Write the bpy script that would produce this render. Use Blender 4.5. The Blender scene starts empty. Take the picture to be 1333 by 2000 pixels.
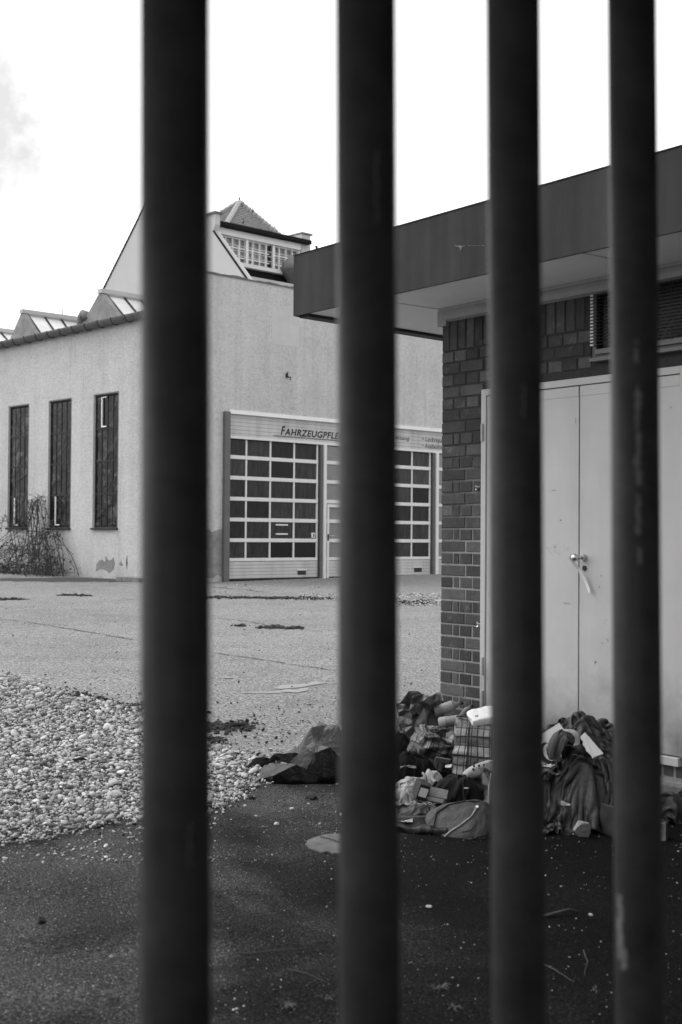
import bpy, bmesh, math, random
import numpy as np
from mathutils import Vector, Matrix, noise

random.seed(7); np.random.seed(7)
R_ = math.radians
S = bpy.context.scene
COL = S.collection

# ------------------------------------------------------------------ camera
F_PX, CX, CY = 2520.0, 666.5, 1000.0
EYE = 1.6
PITCH, ROLL = 1.07, 0.42
cam_d = bpy.data.cameras.new('camera'); cam = bpy.data.objects.new('camera', cam_d); COL.objects.link(cam)
cam_d.sensor_fit = 'VERTICAL'; cam_d.sensor_height = 36.0; cam_d.sensor_width = 24.0
cam_d.lens = F_PX / 2000.0 * 36.0
cam_d.clip_start = 0.05; cam_d.clip_end = 3000
CAMROT = (Matrix.Rotation(R_(90 + PITCH), 3, 'X') @ Matrix.Rotation(R_(ROLL), 3, 'Z'))
cam.location = (0, 0, EYE); cam.rotation_euler = CAMROT.to_euler()
cam_d.dof.use_dof = True; cam_d.dof.focus_distance = 11.0; cam_d.dof.aperture_fstop = 4.3
S.camera = cam

# ------------------------------------------------------------------ light
SUN_EL, SUN_AZ = 52.0, -72.0        # azimuth: degrees from +Y, positive to the right; negative = left
sun_dir = Vector((math.sin(R_(SUN_AZ)) * math.cos(R_(SUN_EL)), math.cos(R_(SUN_AZ)) * math.cos(R_(SUN_EL)), math.sin(R_(SUN_EL))))
W = bpy.data.worlds.new('World'); S.world = W; W.use_nodes = True
wn, wl = W.node_tree.nodes, W.node_tree.links
wn.clear()
w_out = wn.new('ShaderNodeOutputWorld'); w_bg = wn.new('ShaderNodeBackground')
w_sky = wn.new('ShaderNodeTexSky'); w_sky.sky_type = 'NISHITA'; w_sky.sun_disc = False
w_sky.sun_elevation = R_(SUN_EL); w_sky.sun_rotation = R_(SUN_AZ)
w_sky.dust_density = 6.0; w_sky.air_density = 1.0; w_sky.ozone_density = 1.0
w_bw = wn.new('ShaderNodeRGBToBW')
w_tc = wn.new('ShaderNodeTexCoord')
w_no = wn.new('ShaderNodeTexNoise'); w_no.inputs['Scale'].default_value = 9.0; w_no.inputs['Detail'].default_value = 7
w_no.inputs['Roughness'].default_value = 0.6
w_vm = wn.new('ShaderNodeVectorMath'); w_vm.operation = 'DISTANCE'; w_vm.inputs[1].default_value = Vector((-0.265, 0.92, 0.30)).normalized()
w_dm = wn.new('ShaderNodeMath'); w_dm.operation = 'MULTIPLY_ADD'; w_dm.inputs[1].default_value = 4.0
w_rp = wn.new('ShaderNodeValToRGB')                                  # one thin grey cloud low in the left of the overcast
w_rp.color_ramp.elements[0].position = 0.57; w_rp.color_ramp.elements[0].color = (0.60, 0.60, 0.60, 1)
w_rp.color_ramp.elements[1].position = 0.80; w_rp.color_ramp.elements[1].color = (1.12, 1.12, 1.12, 1)
w_mul = wn.new('ShaderNodeMath'); w_mul.operation = 'MULTIPLY'
w_add = wn.new('ShaderNodeMath'); w_add.operation = 'ADD'; w_add.inputs[1].default_value = 12.5   # thin bright overcast veil
wl.new(w_sky.outputs[0], w_bw.inputs[0]); wl.new(w_bw.outputs[0], w_add.inputs[0])
wl.new(w_tc.outputs['Generated'], w_no.inputs['Vector']); wl.new(w_tc.outputs['Generated'], w_vm.inputs[0])
wl.new(w_vm.outputs['Value'], w_dm.inputs[0]); wl.new(w_no.outputs['Fac'], w_dm.inputs[2]); wl.new(w_dm.outputs[0], w_rp.inputs[0])
wl.new(w_rp.outputs[0], w_mul.inputs[1])
wl.new(w_add.outputs[0], w_mul.inputs[0]); wl.new(w_mul.outputs[0], w_bg.inputs['Color'])
w_bg.inputs['Strength'].default_value = 0.085
wl.new(w_bg.outputs[0], w_out.inputs[0])
sl = bpy.data.lights.new('sun', 'SUN'); sl.energy = 0.55; sl.angle = R_(22); sl.color = (1, 1, 1)
so = bpy.data.objects.new('sun', sl); COL.objects.link(so); so.rotation_euler = sun_dir.to_track_quat('Z', 'Y').to_euler()
so.location = (-10, 5, 20)
S.view_settings.view_transform = 'Standard'; S.view_settings.look = 'None'
S.view_settings.gamma = 1.0; S.view_settings.use_curve_mapping = False
S.view_settings.exposure = 0.0
S.render.engine = 'CYCLES'; S.cycles.use_denoising = True
S.cycles.max_bounces = 6

# ------------------------------------------------------------------ measuring helpers
GK = 0.0147
def zg(y): return GK * min(y, 45.0)
def ray(px, py):
    return CAMROT @ Vector(((px - CX) / F_PX, -(py - CY) / F_PX, -1.0))
def gp(px, py, up=0.0):
    """the ground point seen at a photograph position"""
    d = ray(px, py); t = -(EYE - 0.0) / (d.z - GK * d.y)
    p = Vector((0, 0, EYE)) + d * t
    return Vector((p.x, p.y, zg(p.y) + up))
class Frame:
    def __init__(s, origin, rot):
        s.o = Vector(origin); s.rot = rot
        s.M = Matrix.Translation(s.o) @ Matrix.Rotation(rot, 4, 'Z'); s.I = s.M.inverted()
    def hit(s, axis, val, px, py):
        o = s.I @ Vector((0, 0, EYE)); d = s.I.to_3x3() @ ray(px, py)
        t = (val - o[axis]) / d[axis]
        return o + d * t
def at_depth(px, py, Y):
    d = ray(px, py); return Vector((0, 0, EYE)) + d * (Y / d.y)

# ------------------------------------------------------------------ object helpers
def tag(o, label=None, cat=None, group=None, kind=None):
    if label: o['label'] = label
    if cat: o['category'] = cat
    if group: o['group'] = group
    if kind: o['kind'] = kind
    return o
def empty(name, loc, rz=0.0, parent=None):
    o = bpy.data.objects.new(name, None); COL.objects.link(o); o.location = loc; o.rotation_euler = (0, 0, rz)
    o.empty_display_size = 0.2
    if parent: o.parent = parent
    return o
def link_mesh(name, me, mat, parent=None):
    o = bpy.data.objects.new(name, me); COL.objects.link(o)
    if mat is not None and not me.materials:
        me.materials.append(mat)
    if parent: o.parent = parent
    return o
def copy_tree(o, parent=None):
    c = o.copy(); COL.objects.link(c); c.parent = parent
    for ch in list(o.children): copy_tree(ch, c)
    return c
class MB:
    def __init__(s): s.v = []; s.f = []
    def add(s, vs, fs):
        n = len(s.v); s.v += [tuple(v) for v in vs]; s.f += [tuple(i + n for i in f) for f in fs]; return s
    def box(s, x0, x1, y0, y1, z0, z1):
        vs = [(x, y, z) for z in (z0, z1) for y in (y0, y1) for x in (x0, x1)]
        return s.add(vs, [(0, 2, 3, 1), (4, 5, 7, 6), (0, 1, 5, 4), (2, 6, 7, 3), (0, 4, 6, 2), (1, 3, 7, 5)])
    def prism(s, poly, axis, a0, a1):
        """polygon in the two other axes (cyclic order kept) extruded along axis"""
        def P(p, a):
            if axis == 0: return (a, p[0], p[1])
            if axis == 1: return (p[0], a, p[1])
            return (p[0], p[1], a)
        n = len(poly)
        vs = [P(p, a0) for p in poly] + [P(p, a1) for p in poly]
        fs = [tuple(range(n))[::-1], tuple(range(n, 2 * n))] + [(i, (i + 1) % n, n + (i + 1) % n, n + i) for i in range(n)]
        return s.add(vs, fs)
    def tube(s, pts, rad, n=6, caps=True):
        pts = [Vector(p) for p in pts]; rads = rad if isinstance(rad, (list, tuple)) else [rad] * len(pts)
        vs = []; up = Vector((0.13, 0.27, 0.95))
        for i, p in enumerate(pts):
            t = (pts[min(i + 1, len(pts) - 1)] - pts[max(i - 1, 0)])
            if t.length < 1e-9: t = Vector((0, 0, 1))
            t.normalize()
            a = t.cross(up)
            if a.length < 0.1: a = t.cross(Vector((1, 0, 0)))
            a.normalize(); b = t.cross(a)
            for k in range(n):
                w = 2 * math.pi * k / n
                vs.append(p + (a * math.cos(w) + b * math.sin(w)) * rads[i])
        fs = [(i * n + k, i * n + (k + 1) % n, (i + 1) * n + (k + 1) % n, (i + 1) * n + k) for i in range(len(pts) - 1) for k in range(n)]
        if caps: fs += [tuple(range(n))[::-1], tuple((len(pts) - 1) * n + k for k in range(n))]
        return s.add(vs, fs)
    def lathe(s, prof, n=24, c=(0, 0, 0)):
        vs = [(c[0] + r * math.cos(2 * math.pi * k / n), c[1] + r * math.sin(2 * math.pi * k / n), c[2] + z) for r, z in prof for k in range(n)]
        fs = [(i * n + k, i * n + (k + 1) % n, (i + 1) * n + (k + 1) % n, (i + 1) * n + k) for i in range(len(prof) - 1) for k in range(n)]
        fs += [tuple(range(n))[::-1], tuple((len(prof) - 1) * n + k for k in range(n))]
        return s.add(vs, fs)
    def mesh(s, name, smooth=False):
        me = bpy.data.meshes.new(name); me.from_pydata(s.v, [], s.f); me.update()
        bm = bmesh.new(); bm.from_mesh(me); bmesh.ops.recalc_face_normals(bm, faces=bm.faces); bm.to_mesh(me); bm.free()
        if smooth: me.polygons.foreach_set('use_smooth', [True] * len(me.polygons))
        return me
    def build(s, name, mat, parent=None, smooth=False, bevel=0.0):
        o = link_mesh(name, s.mesh(name, smooth), mat, parent)
        if bevel:
            m = o.modifiers.new('b', 'BEVEL'); m.width = bevel; m.segments = 2; m.limit_method = 'ANGLE'
        return o
def box(name, mat, parent, x0, x1, y0, y1, z0, z1, bevel=0.0):
    return MB().box(x0, x1, y0, y1, z0, z1).build(name, mat, parent, bevel=bevel)

# ------------------------------------------------------------------ materials (the photograph is black and white: every colour is a grey)
class NT:
    def __init__(s, name):
        s.m = bpy.data.materials.new(name); s.m.use_nodes = True; s.t = s.m.node_tree; s.n = s.t.nodes; s.l = s.t.links
        s.p = s.n['Principled BSDF']; s.out = s.n['Material Output']; s.tc = s.n.new('ShaderNodeTexCoord'); s.vec = s.tc.outputs['Object']
    def geo(s): g = s.n.new('ShaderNodeNewGeometry'); s.vec = g.outputs['Position']; return s
    def attr(s, name): a = s.n.new('ShaderNodeAttribute'); a.attribute_name = name; s.vec = a.outputs['Vector']; return s
    def noise(s, scale, detail=4, rough=0.55, vec=None, stretch=None, dist=0.0):
        t = s.n.new('ShaderNodeTexNoise'); t.inputs['Scale'].default_value = scale; t.inputs['Detail'].default_value = detail
        t.inputs['Roughness'].default_value = rough; t.inputs['Distortion'].default_value = dist
        v = vec or s.vec
        if stretch:
            m = s.n.new('ShaderNodeMapping'); m.inputs['Scale'].default_value = stretch; s.l.new(v, m.inputs[0]); v = m.outputs[0]
        s.l.new(v, t.inputs['Vector']); return t.outputs['Fac']
    def voro(s, scale, feature='F1', out='Distance', rand=1.0):
        t = s.n.new('ShaderNodeTexVoronoi'); t.feature = feature; t.inputs['Scale'].default_value = scale
        t.inputs['Randomness'].default_value = rand
        s.l.new(s.vec, t.inputs['Vector']); return t.outputs[out]
    def ramp(s, fac, stops):
        r = s.n.new('ShaderNodeValToRGB'); cr = r.color_ramp
        while len(cr.elements) < len(stops): cr.elements.new(0.5)
        for e, (p, c) in zip(cr.elements, stops): e.position = p; e.color = (c, c, c, 1)
        s.l.new(fac, r.inputs[0]); return r.outputs[0]
    def math(s, op, a, b=None, clamp=False):
        m = s.n.new('ShaderNodeMath'); m.operation = op; m.use_clamp = clamp
        for i, x in enumerate((a, b)):
            if x is None: continue
            if isinstance(x, (int, float)): m.inputs[i].default_value = x
            else: s.l.new(x, m.inputs[i])
        return m.outputs[0]
    def mix(s, fac, a, b):
        m = s.n.new('ShaderNodeMix'); m.data_type = 'FLOAT'
        for i, x in zip((0, 2, 3), (fac, a, b)):
            if isinstance(x, (int, float)): m.inputs[i].default_value = x
            else: s.l.new(x, m.inputs[i])
        return m.outputs[0]
    def sep(s, vec=None):
        x = s.n.new('ShaderNodeSeparateXYZ'); s.l.new(vec or s.vec, x.inputs[0]); return x.outputs
    def col(s, c):
        if isinstance(c, (int, float)): s.p.inputs['Base Color'].default_value = (c, c, c, 1)
        else: s.l.new(c, s.p.inputs['Base Color'])
        return s
    def bump(s, h, strength=0.3, dist=0.01):
        b = s.n.new('ShaderNodeBump'); b.inputs['Strength'].default_value = strength; b.inputs['Distance'].default_value = dist
        s.l.new(h, b.inputs['Height']); 
        if s.p.inputs['Normal'].is_linked: s.l.new(s.p.inputs['Normal'].links[0].from_socket, b.inputs['Normal'])
        s.l.new(b.outputs[0], s.p.inputs['Normal']); return s
    def set(s, **k):
        for a, v in k.items():
            i = s.p.inputs[a.replace('_', ' ')]
            if isinstance(v, (int, float)): i.default_value = v
            else: s.l.new(v, i)
        return s
def simple(name, c, rough=0.7, var=0.15, scale=6.0, metal=0.0, bump=0.0, bscale=60.0, coat=0.0, spec=0.5):
    t = NT(name)
    f = t.ramp(t.noise(scale, 6, 0.65), [(0.25, c * (1 - var)), (0.75, c * (1 + var))])
    t.col(f).set(Roughness=rough, Metallic=metal)
    t.p.inputs['Specular IOR Level'].default_value = spec
    if coat: t.set(Coat_Weight=coat)
    if bump: t.bump(t.noise(bscale, 5, 0.7), bump, 0.01)
    return t.m
M = {}
def m_render(name, base, dirt=0.35, patch=False):
    """rough cast wall render with rain streaks and blotches"""
    t = NT(name)
    big = t.noise(0.35, 5, 0.6); mid = t.noise(2.2, 6, 0.65); fine = t.noise(11, 4, 0.8)
    streak = t.noise(1.0, 5, 0.6, stretch=(2.2, 2.2, 0.12))
    a = t.math('ADD', t.math('MULTIPLY', big, 0.4), t.math('MULTIPLY', mid, 0.35))
    a = t.math('ADD', a, t.math('MULTIPLY', streak, 0.25))
    c = t.ramp(a, [(0.36, base * (1 - dirt)), (0.5, base), (0.64, base * 1.12)])
    g = t.ramp(fine, [(0.32, 0.78), (0.5, 1.0), (0.65, 1.08)])
    c = t.math('MULTIPLY', c, g)
    t.geo(); zz = t.math('ADD', t.sep()[2], t.math('MULTIPLY', t.noise(0.9, 6, 0.7), 1.6))          # rising damp and splash dirt along the foot
    c = t.math('MULTIPLY', c, t.ramp(t.math('MULTIPLY', zz, 0.4), [(0.40, 0.60), (0.52, 0.90), (0.66, 1.0)]))
    st = t.noise(1.0, 5, 0.65, stretch=(3.5, 3.5, 0.10)); c = t.math('MULTIPLY', c, t.ramp(st, [(0.30, 0.86), (0.46, 1.0)]))
    crk = t.noise(1.4, 6, 0.6, dist=0.8); c = t.math('MULTIPLY', c, t.ramp(t.math('ABSOLUTE', t.math('SUBTRACT', crk, 0.56)), [(0.0, 0.80), (0.004, 1.0)]))
    t.col(c).set(Roughness=0.95)
    t.bump(t.noise(22, 6, 0.75), 1.0, 0.05)
    return t
M['render_wall'] = m_render('render_wall', 0.555, 0.17).m
M['render_damaged'] = simple('render_damaged', 0.20, 0.95, 0.45, 5, bump=1.0, bscale=18)
M['gable_render'] = simple('gable_render', 0.46, 0.9, 0.05, 1.0, bump=0.2)
M['patch_paint'] = simple('patch_paint', 0.47, 0.95, 0.1, 3, bump=0.8, bscale=22)
M['lead'] = simple('lead', 0.10, 0.6, 0.35, 6)
M['black_gutter'] = simple('black_gutter', 0.012, 0.8, 0.2, 6, spec=0.1)
M['dark_steel'] = simple('dark_steel', 0.028, 0.7, 0.3, 8, spec=0.2)
M['post_paint'] = simple('post_paint', 0.10, 0.7, 0.2, 3)
M['alu'] = simple('alu', 0.60, 0.5, 0.08, 2, metal=0.0)
M['white_frame'] = simple('white_frame', 0.72, 0.5, 0.06, 3)
t = NT('ribbed_sheet')
c = t.ramp(t.noise(1.2, 6, 0.6, stretch=(4, 4, 0.5)), [(0.3, 0.36), (0.7, 0.50)])
t.col(c).set(Roughness=0.55); M['sheet'] = t.m
t = NT('gate_pane').geo()
oi = t.n.new('ShaderNodeObjectInfo')
c = t.ramp(t.noise(2.2, 6, 0.7, stretch=(6, 6, 1.2)), [(0.3, 0.002), (0.7, 0.024)])
c = t.math('MULTIPLY', c, t.ramp(oi.outputs['Random'], [(0, 0.2), (1, 3.0)]))
t.col(c).set(Roughness=0.25); t.p.inputs['Specular IOR Level'].default_value = 0.22
t.bump(t.noise(1.2, 3), 0.06, 0.05); M['gate_pane'] = t.m
M['door_pane'] = simple('door_pane', 0.17, 0.3, 0.25, 3)
t = NT('hall_glass').geo()
c = t.ramp(t.noise(2.2, 5, 0.7, dist=1.5), [(0.38, 0.002), (0.52, 0.010), (0.63, 0.075)])
t.col(c).set(Roughness=0.10); t.bump(t.noise(2.2, 3, dist=1.0), 0.35, 0.05); t.p.inputs['Specular IOR Level'].default_value = 0.13; M['hall_glass'] = t.m
t = NT('skylight_glass')
c = t.ramp(t.noise(0.8, 4, 0.6, stretch=(1, 3, 1)), [(0.35, 0.62), (0.6, 0.80)])
t.col(c).set(Roughness=0.3); M['skylight'] = t.m
M['skylight_end'] = simple('skylight_end', 0.24, 0.95, 0.4, 2.5, bump=0.8, bscale=10)
M['dormer_glass'] = simple('dormer_glass', 0.22, 0.15, 0.1, 1)
M['tile'] = simple('tile', 0.30, 0.8, 0.35, 9)
M['lettering'] = simple('lettering', 0.015, 0.7, 0.0)
M['roof_felt'] = simple('roof_felt', 0.12, 0.95, 0.2, 4)
t = NT('fascia')
st = t.noise(1.0, 6, 0.65, stretch=(5, 5, 0.35)); mid = t.noise(1.6, 6, 0.7)
c = t.ramp(t.math('ADD', t.math('MULTIPLY', st, 0.6), t.math('MULTIPLY', mid, 0.4)), [(0.36, 0.030), (0.5, 0.041), (0.64, 0.056)])
t.p.inputs['Specular IOR Level'].default_value = 0.12
t.col(c).set(Roughness=0.85); t.bump(t.noise(1.8, 2), 0.12, 0.05); M['fascia'] = t.m
M['fascia_dark'] = simple('fascia_dark', 0.02, 0.7, 0.1)
M['soffit'] = simple('soffit', 0.80, 0.85, 0.08, 1.5)
M['trim'] = simple('trim', 0.42, 0.7, 0.12, 5)
t = NT('steel_door_paint')
vert = t.noise(1.0, 4, 0.6, stretch=(3, 3, 0.3)); mid = t.noise(3.5, 6, 0.7); fine = t.noise(60, 3, 0.6)
a = t.math('ADD', t.math('MULTIPLY', vert, 0.6), t.math('MULTIPLY', mid, 0.4))
c = t.ramp(a, [(0.3, 0.37), (0.7, 0.48)])
spot = t.ramp(t.noise(22, 2, 0.5), [(0.20, 0.25), (0.26, 1.0)])
c = t.math('MULTIPLY', c, spot)
t.geo(); gz1 = t.math('ADD', t.sep()[2], t.math('MULTIPLY', t.noise(3.5, 6, 0.7), 0.9))       # splash grime and the rubbish heap's shade painted along the door foot
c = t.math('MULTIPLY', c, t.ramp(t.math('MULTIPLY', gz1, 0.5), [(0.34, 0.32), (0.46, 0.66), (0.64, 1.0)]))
t.col(c).set(Roughness=0.42); t.bump(t.noise(2.0, 2), 0.15, 0.05); M['door'] = t.m
M['galv'] = simple('galv', 0.45, 0.35, 0.25, 30, metal=0.6)
M['steel_shiny'] = simple('steel_shiny', 0.55, 0.25, 0.1, 30, metal=0.9)
M['black'] = simple('black', 0.008, 0.6, 0.1)
M['strap'] = simple('strap', 0.62, 0.35, 0.1, 20)
M['slat'] = simple('slat', 0.05, 0.5, 0.2, 10)
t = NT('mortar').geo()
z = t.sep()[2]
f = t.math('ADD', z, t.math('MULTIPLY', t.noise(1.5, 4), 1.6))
c = t.mix(t.ramp(t.math('MULTIPLY', f, 0.25), [(0.55, 0.0), (0.72, 1.0)]), 0.27, 0.035)   # dark joints above, paler joints below
c = t.math('MULTIPLY', c, t.ramp(t.noise(40, 4), [(0.3, 0.7), (0.7, 1.1)]))
t.col(c).set(Roughness=0.95); t.bump(t.noise(80, 4), 0.6, 0.01); M['mortar'] = t.m
def m_brick():
    t = NT('brick'); g = t.n.new('ShaderNodeObjectInfo')
    t.geo()
    r = t.ramp(g.outputs['Random'], [(0.0, 0.020), (0.35, 0.038), (0.7, 0.056), (1.0, 0.085)])
    c = t.math('MULTIPLY', r, t.ramp(t.noise(9, 6, 0.7), [(0.3, 0.70), (0.7, 1.35)]))
    c = t.math('MULTIPLY', c, t.ramp(t.noise(160, 3, 0.6), [(0.3, 0.75), (0.7, 1.2)]))
    bloom = t.ramp(t.noise(5.0, 7, 0.8), [(0.54, 0.0), (0.70, 0.085)])
    c = t.math('ADD', c, bloom)
    t.col(c).set(Roughness=0.8); t.bump(t.noise(45, 5, 0.7), 0.7, 0.008)
    return t.m
M['brick'] = m_brick()
t = NT('old_asphalt').geo()
big = t.noise(0.22, 5, 0.6); mid = t.noise(1.6, 6, 0.7); fine = t.noise(45, 3, 0.75)
a = t.math('ADD', t.math('MULTIPLY', big, 0.55), t.math('MULTIPLY', mid, 0.45))
c = t.ramp(a, [(0.34, 0.16), (0.5, 0.205), (0.66, 0.235)])
c = t.math('MULTIPLY', c, t.ramp(fine, [(0.36, 0.30), (0.5, 1.0), (0.62, 1.7)]))
stain = t.ramp(t.noise(0.9, 5, 0.6, stretch=(1, 1.0, 1), dist=0.6), [(0.66, 1.0), (0.73, 0.35)])
c = t.math('MULTIPLY', c, stain)
c = t.math('MULTIPLY', c, t.ramp(t.noise(17, 3, 0.8), [(0.3, 0.72), (0.5, 1.0), (0.7, 1.28)]))
t.p.inputs['Specular IOR Level'].default_value = 0.1; t.col(c).set(Roughness=0.95); t.bump(t.noise(60, 4, 0.8), 0.5, 0.01); M['asphalt_old'] = t.m
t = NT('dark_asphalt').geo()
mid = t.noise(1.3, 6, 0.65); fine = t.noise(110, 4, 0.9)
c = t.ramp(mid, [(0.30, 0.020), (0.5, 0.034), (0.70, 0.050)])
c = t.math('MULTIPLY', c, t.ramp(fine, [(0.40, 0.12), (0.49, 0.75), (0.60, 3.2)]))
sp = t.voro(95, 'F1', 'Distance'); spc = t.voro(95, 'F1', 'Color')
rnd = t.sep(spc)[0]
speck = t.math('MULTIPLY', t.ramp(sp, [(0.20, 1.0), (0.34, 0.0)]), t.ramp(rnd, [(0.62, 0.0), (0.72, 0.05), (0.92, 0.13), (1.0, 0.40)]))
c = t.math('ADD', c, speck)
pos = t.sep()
w_ = t.math('ADD', t.math('MULTIPLY', t.noise(0.8, 5, 0.6, dist=0.8), 1.6), t.math('MULTIPLY', pos[0], 0.42))   # shade painted into the asphalt: paler at left, darker towards the building
shade_ramp = t.ramp(t.math('MULTIPLY', w_, 0.5), [(0.22, 1.45), (0.36, 0.50), (0.52, 0.15)])
c = t.math('MULTIPLY', c, shade_ramp)
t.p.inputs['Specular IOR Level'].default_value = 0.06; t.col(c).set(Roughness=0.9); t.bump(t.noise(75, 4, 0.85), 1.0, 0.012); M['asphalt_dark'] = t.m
M['soil'] = simple('soil', 0.035, 0.95, 0.6, 14, bump=1.0, bscale=40)
t = NT('pebble')
isl = t.n.new('ShaderNodeNewGeometry').outputs['Random Per Island']
c = t.ramp(isl, [(0.0, 0.06), (0.22, 0.19), (0.5, 0.34), (0.85, 0.47), (1.0, 0.66)])
t.geo()
c = t.math('MULTIPLY', c, t.ramp(t.noise(50, 4, 0.7), [(0.3, 0.75), (0.7, 1.15)]))
t.col(c).set(Roughness=0.8); t.bump(t.noise(140, 3), 0.3, 0.004); M['pebble'] = t.m
M['gravel_bed'] = simple('gravel_bed', 0.05, 0.95, 0.5, 30, bump=1.0, bscale=60)
M['chalk'] = simple('chalk', 0.27, 0.95, 0.35, 45)
M['clod'] = simple('clod', 0.02, 0.9, 0.5, 30, bump=1.0, bscale=60)
M['stone'] = simple('stone', 0.24, 0.9, 0.5, 18, bump=1.0, bscale=50)
M['concrete'] = simple('concrete', 0.16, 0.9, 0.4, 7, bump=0.7, bscale=45)
M['twig'] = simple('twig', 0.045, 0.9, 0.4, 20)
M['dead_cane'] = simple('dead_cane', 0.045, 0.9, 0.4, 20)
M['leaf'] = simple('leaf', 0.035, 0.9, 0.5, 20)
t = NT('fence_paint')
c = t.ramp(t.noise(14, 6, 0.7), [(0.3, 0.042), (0.7, 0.095)])
t.col(c).set(Roughness=0.5); t.bump(t.noise(25, 3), 0.12, 0.004); t.p.inputs['Specular IOR Level'].default_value = 0.3; M['fence'] = t.m
M['bare_metal'] = simple('bare_metal', 0.22, 0.5, 0.6, 60)

# ================================================================== THE GROUND
def sheet_px(name, pts, mat, up, kind='structure', sub=0):
    """a flat patch lying on the ground, outlined at photograph positions or world points"""
    P = [p if isinstance(p, Vector) else gp(*p) for p in pts]
    me = bpy.data.meshes.new(name)
    me.from_pydata([(p.x, p.y, zg(p.y) + up) for p in P], [], [tuple(range(len(P)))]); me.update()
    o = link_mesh(name, me, mat)
    if kind: o['kind'] = kind
    return o
def rough(pts, amp, n=6, seed=0):
    """subdivide an outline of ground points and roughen it"""
    rnd = random.Random(seed); out = []
    P = [p if isinstance(p, Vector) else gp(*p) for p in pts]
    for i, p in enumerate(P):
        q = P[(i + 1) % len(P)]
        for k in range(n):
            r = p.lerp(q, k / n)
            if k: r = r + Vector((rnd.uniform(-amp, amp), rnd.uniform(-amp, amp) * 2.0, 0))
            out.append(r)
    return out
g = MB()
ys = [-60, -20, 0, 10, 20, 30, 45, 60, 120, 400, 1200]; xs = [-900, -200, -60, -20, 0, 20, 60, 200, 900]
g.add([(x, y, zg(y)) for y in ys for x in xs],
      [(j * len(xs) + i, j * len(xs) + i + 1, (j + 1) * len(xs) + i + 1, (j + 1) * len(xs) + i) for j in range(len(ys) - 1) for i in range(len(xs) - 1)])
tag(g.build('ground', M['asphalt_old']), kind='structure')
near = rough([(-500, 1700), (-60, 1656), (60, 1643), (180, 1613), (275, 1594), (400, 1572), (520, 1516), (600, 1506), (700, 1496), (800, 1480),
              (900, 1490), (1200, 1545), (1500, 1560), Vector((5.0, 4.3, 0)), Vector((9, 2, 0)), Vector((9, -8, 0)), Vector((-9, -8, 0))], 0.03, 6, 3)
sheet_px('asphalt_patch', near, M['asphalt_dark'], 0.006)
gravel_out = [(-260, 1290), (-60, 1312), (30, 1325), (110, 1352), (190, 1374), (275, 1392), (345, 1418), (410, 1462), (480, 1474), (545, 1496), (530, 1530),
              (470, 1566), (405, 1592), (275, 1608), (180, 1627), (60, 1655), (-60, 1668), (-420, 1700)]
sheet_px('gravel_bed', rough([(x, y - 12 if y > 1500 else y + 3) for x, y in gravel_out], 0.04, 5, 5), M['gravel_bed'], 0.011)
for k, pts in enumerate([[(0, 1130), (150, 1128), (285, 1132), (285, 1137), (150, 1137), (0, 1135)], [(0, 1170), (40, 1169), (55, 1171), (0, 1173)]]):
    sheet_px('soil', rough(pts, 0.10, 8, 40 + k), M['soil'], 0.004)
# chalk arrow
ch = MB()
rk = [0]
def ribbon(pts, w):
    rk[0] += 1
    P = [gp(*p) for p in pts]; n = len(P); vs = []
    for i, p in enumerate(P):
        t = (P[min(i + 1, n - 1)] - P[max(i - 1, 0)]).normalized(); s = Vector((-t.y, t.x, 0)) * (w[i] if isinstance(w, list) else w)
        for q in (p + s, p - s): vs.append((q.x, q.y, zg(q.y) + 0.004 + rk[0] * .0006))
    ch.add(vs, [(2 * i, 2 * i + 1, 2 * i + 3, 2 * i + 2) for i in range(n - 1)])
ribbon([(470, 1354), (500, 1353.5), (540, 1353), (575, 1348)], [0.02, 0.04, 0.05, 0.07])
ribbon([(541, 1346), (570, 1341), (600, 1338), (625, 1336)], [0.04, 0.12, 0.07, 0.03])
ribbon([(548, 1350), (575, 1351.5), (592, 1349), (596, 1345)], [0.03, 0.09, 0.05, 0.03])
ribbon([(604, 1337), (622, 1334), (638, 1335.5)], [0.03, 0.10, 0.02])
ribbon([(437, 1324), (455, 1325)], 0.04)
tag(ch.build('arrow_marking', M['chalk']), kind='structure')
# thin cracks in the old asphalt
def crack(name, pts, w, seed):
    global ch
    ch = MB(); rnd = random.Random(seed); P = []
    for i in range(len(pts) - 1):
        for k in range(10):
            t = k / 10; P.append((pts[i][0] * (1 - t) + pts[i + 1][0] * t, pts[i][1] * (1 - t) + pts[i + 1][1] * t + rnd.uniform(-.7, .7)))
    ribbon(P, [w * rnd.uniform(.15, 1.3) for _ in P]); tag(ch.build(name, M['soil']), kind='structure')
crack('crack', [(400, 1207), (470, 1212), (540, 1224), (640, 1236)], .012, 1)
crack('crack', [(395, 1273), (520, 1290), (600, 1303), (665, 1312)], .010, 2)
crack('crack', [(-20, 1208), (60, 1216), (130, 1228), (275, 1252)], .012, 3)
crack('crack', [(410, 1147), (470, 1152), (520, 1156)], .03, 4)
# painted lines far away by the hall
def line(p, q, w, mat='chalk'):
    a, b = gp(*p), gp(*q); t = (b - a).normalized(); s = Vector((-t.y, t.x, 0)) * w
    mb = MB().add([(v.x, v.y, zg(v.y) + 0.004) for v in (a + s, b + s, b - s, a - s)], [(0, 1, 2, 3)])
    return mb

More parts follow.
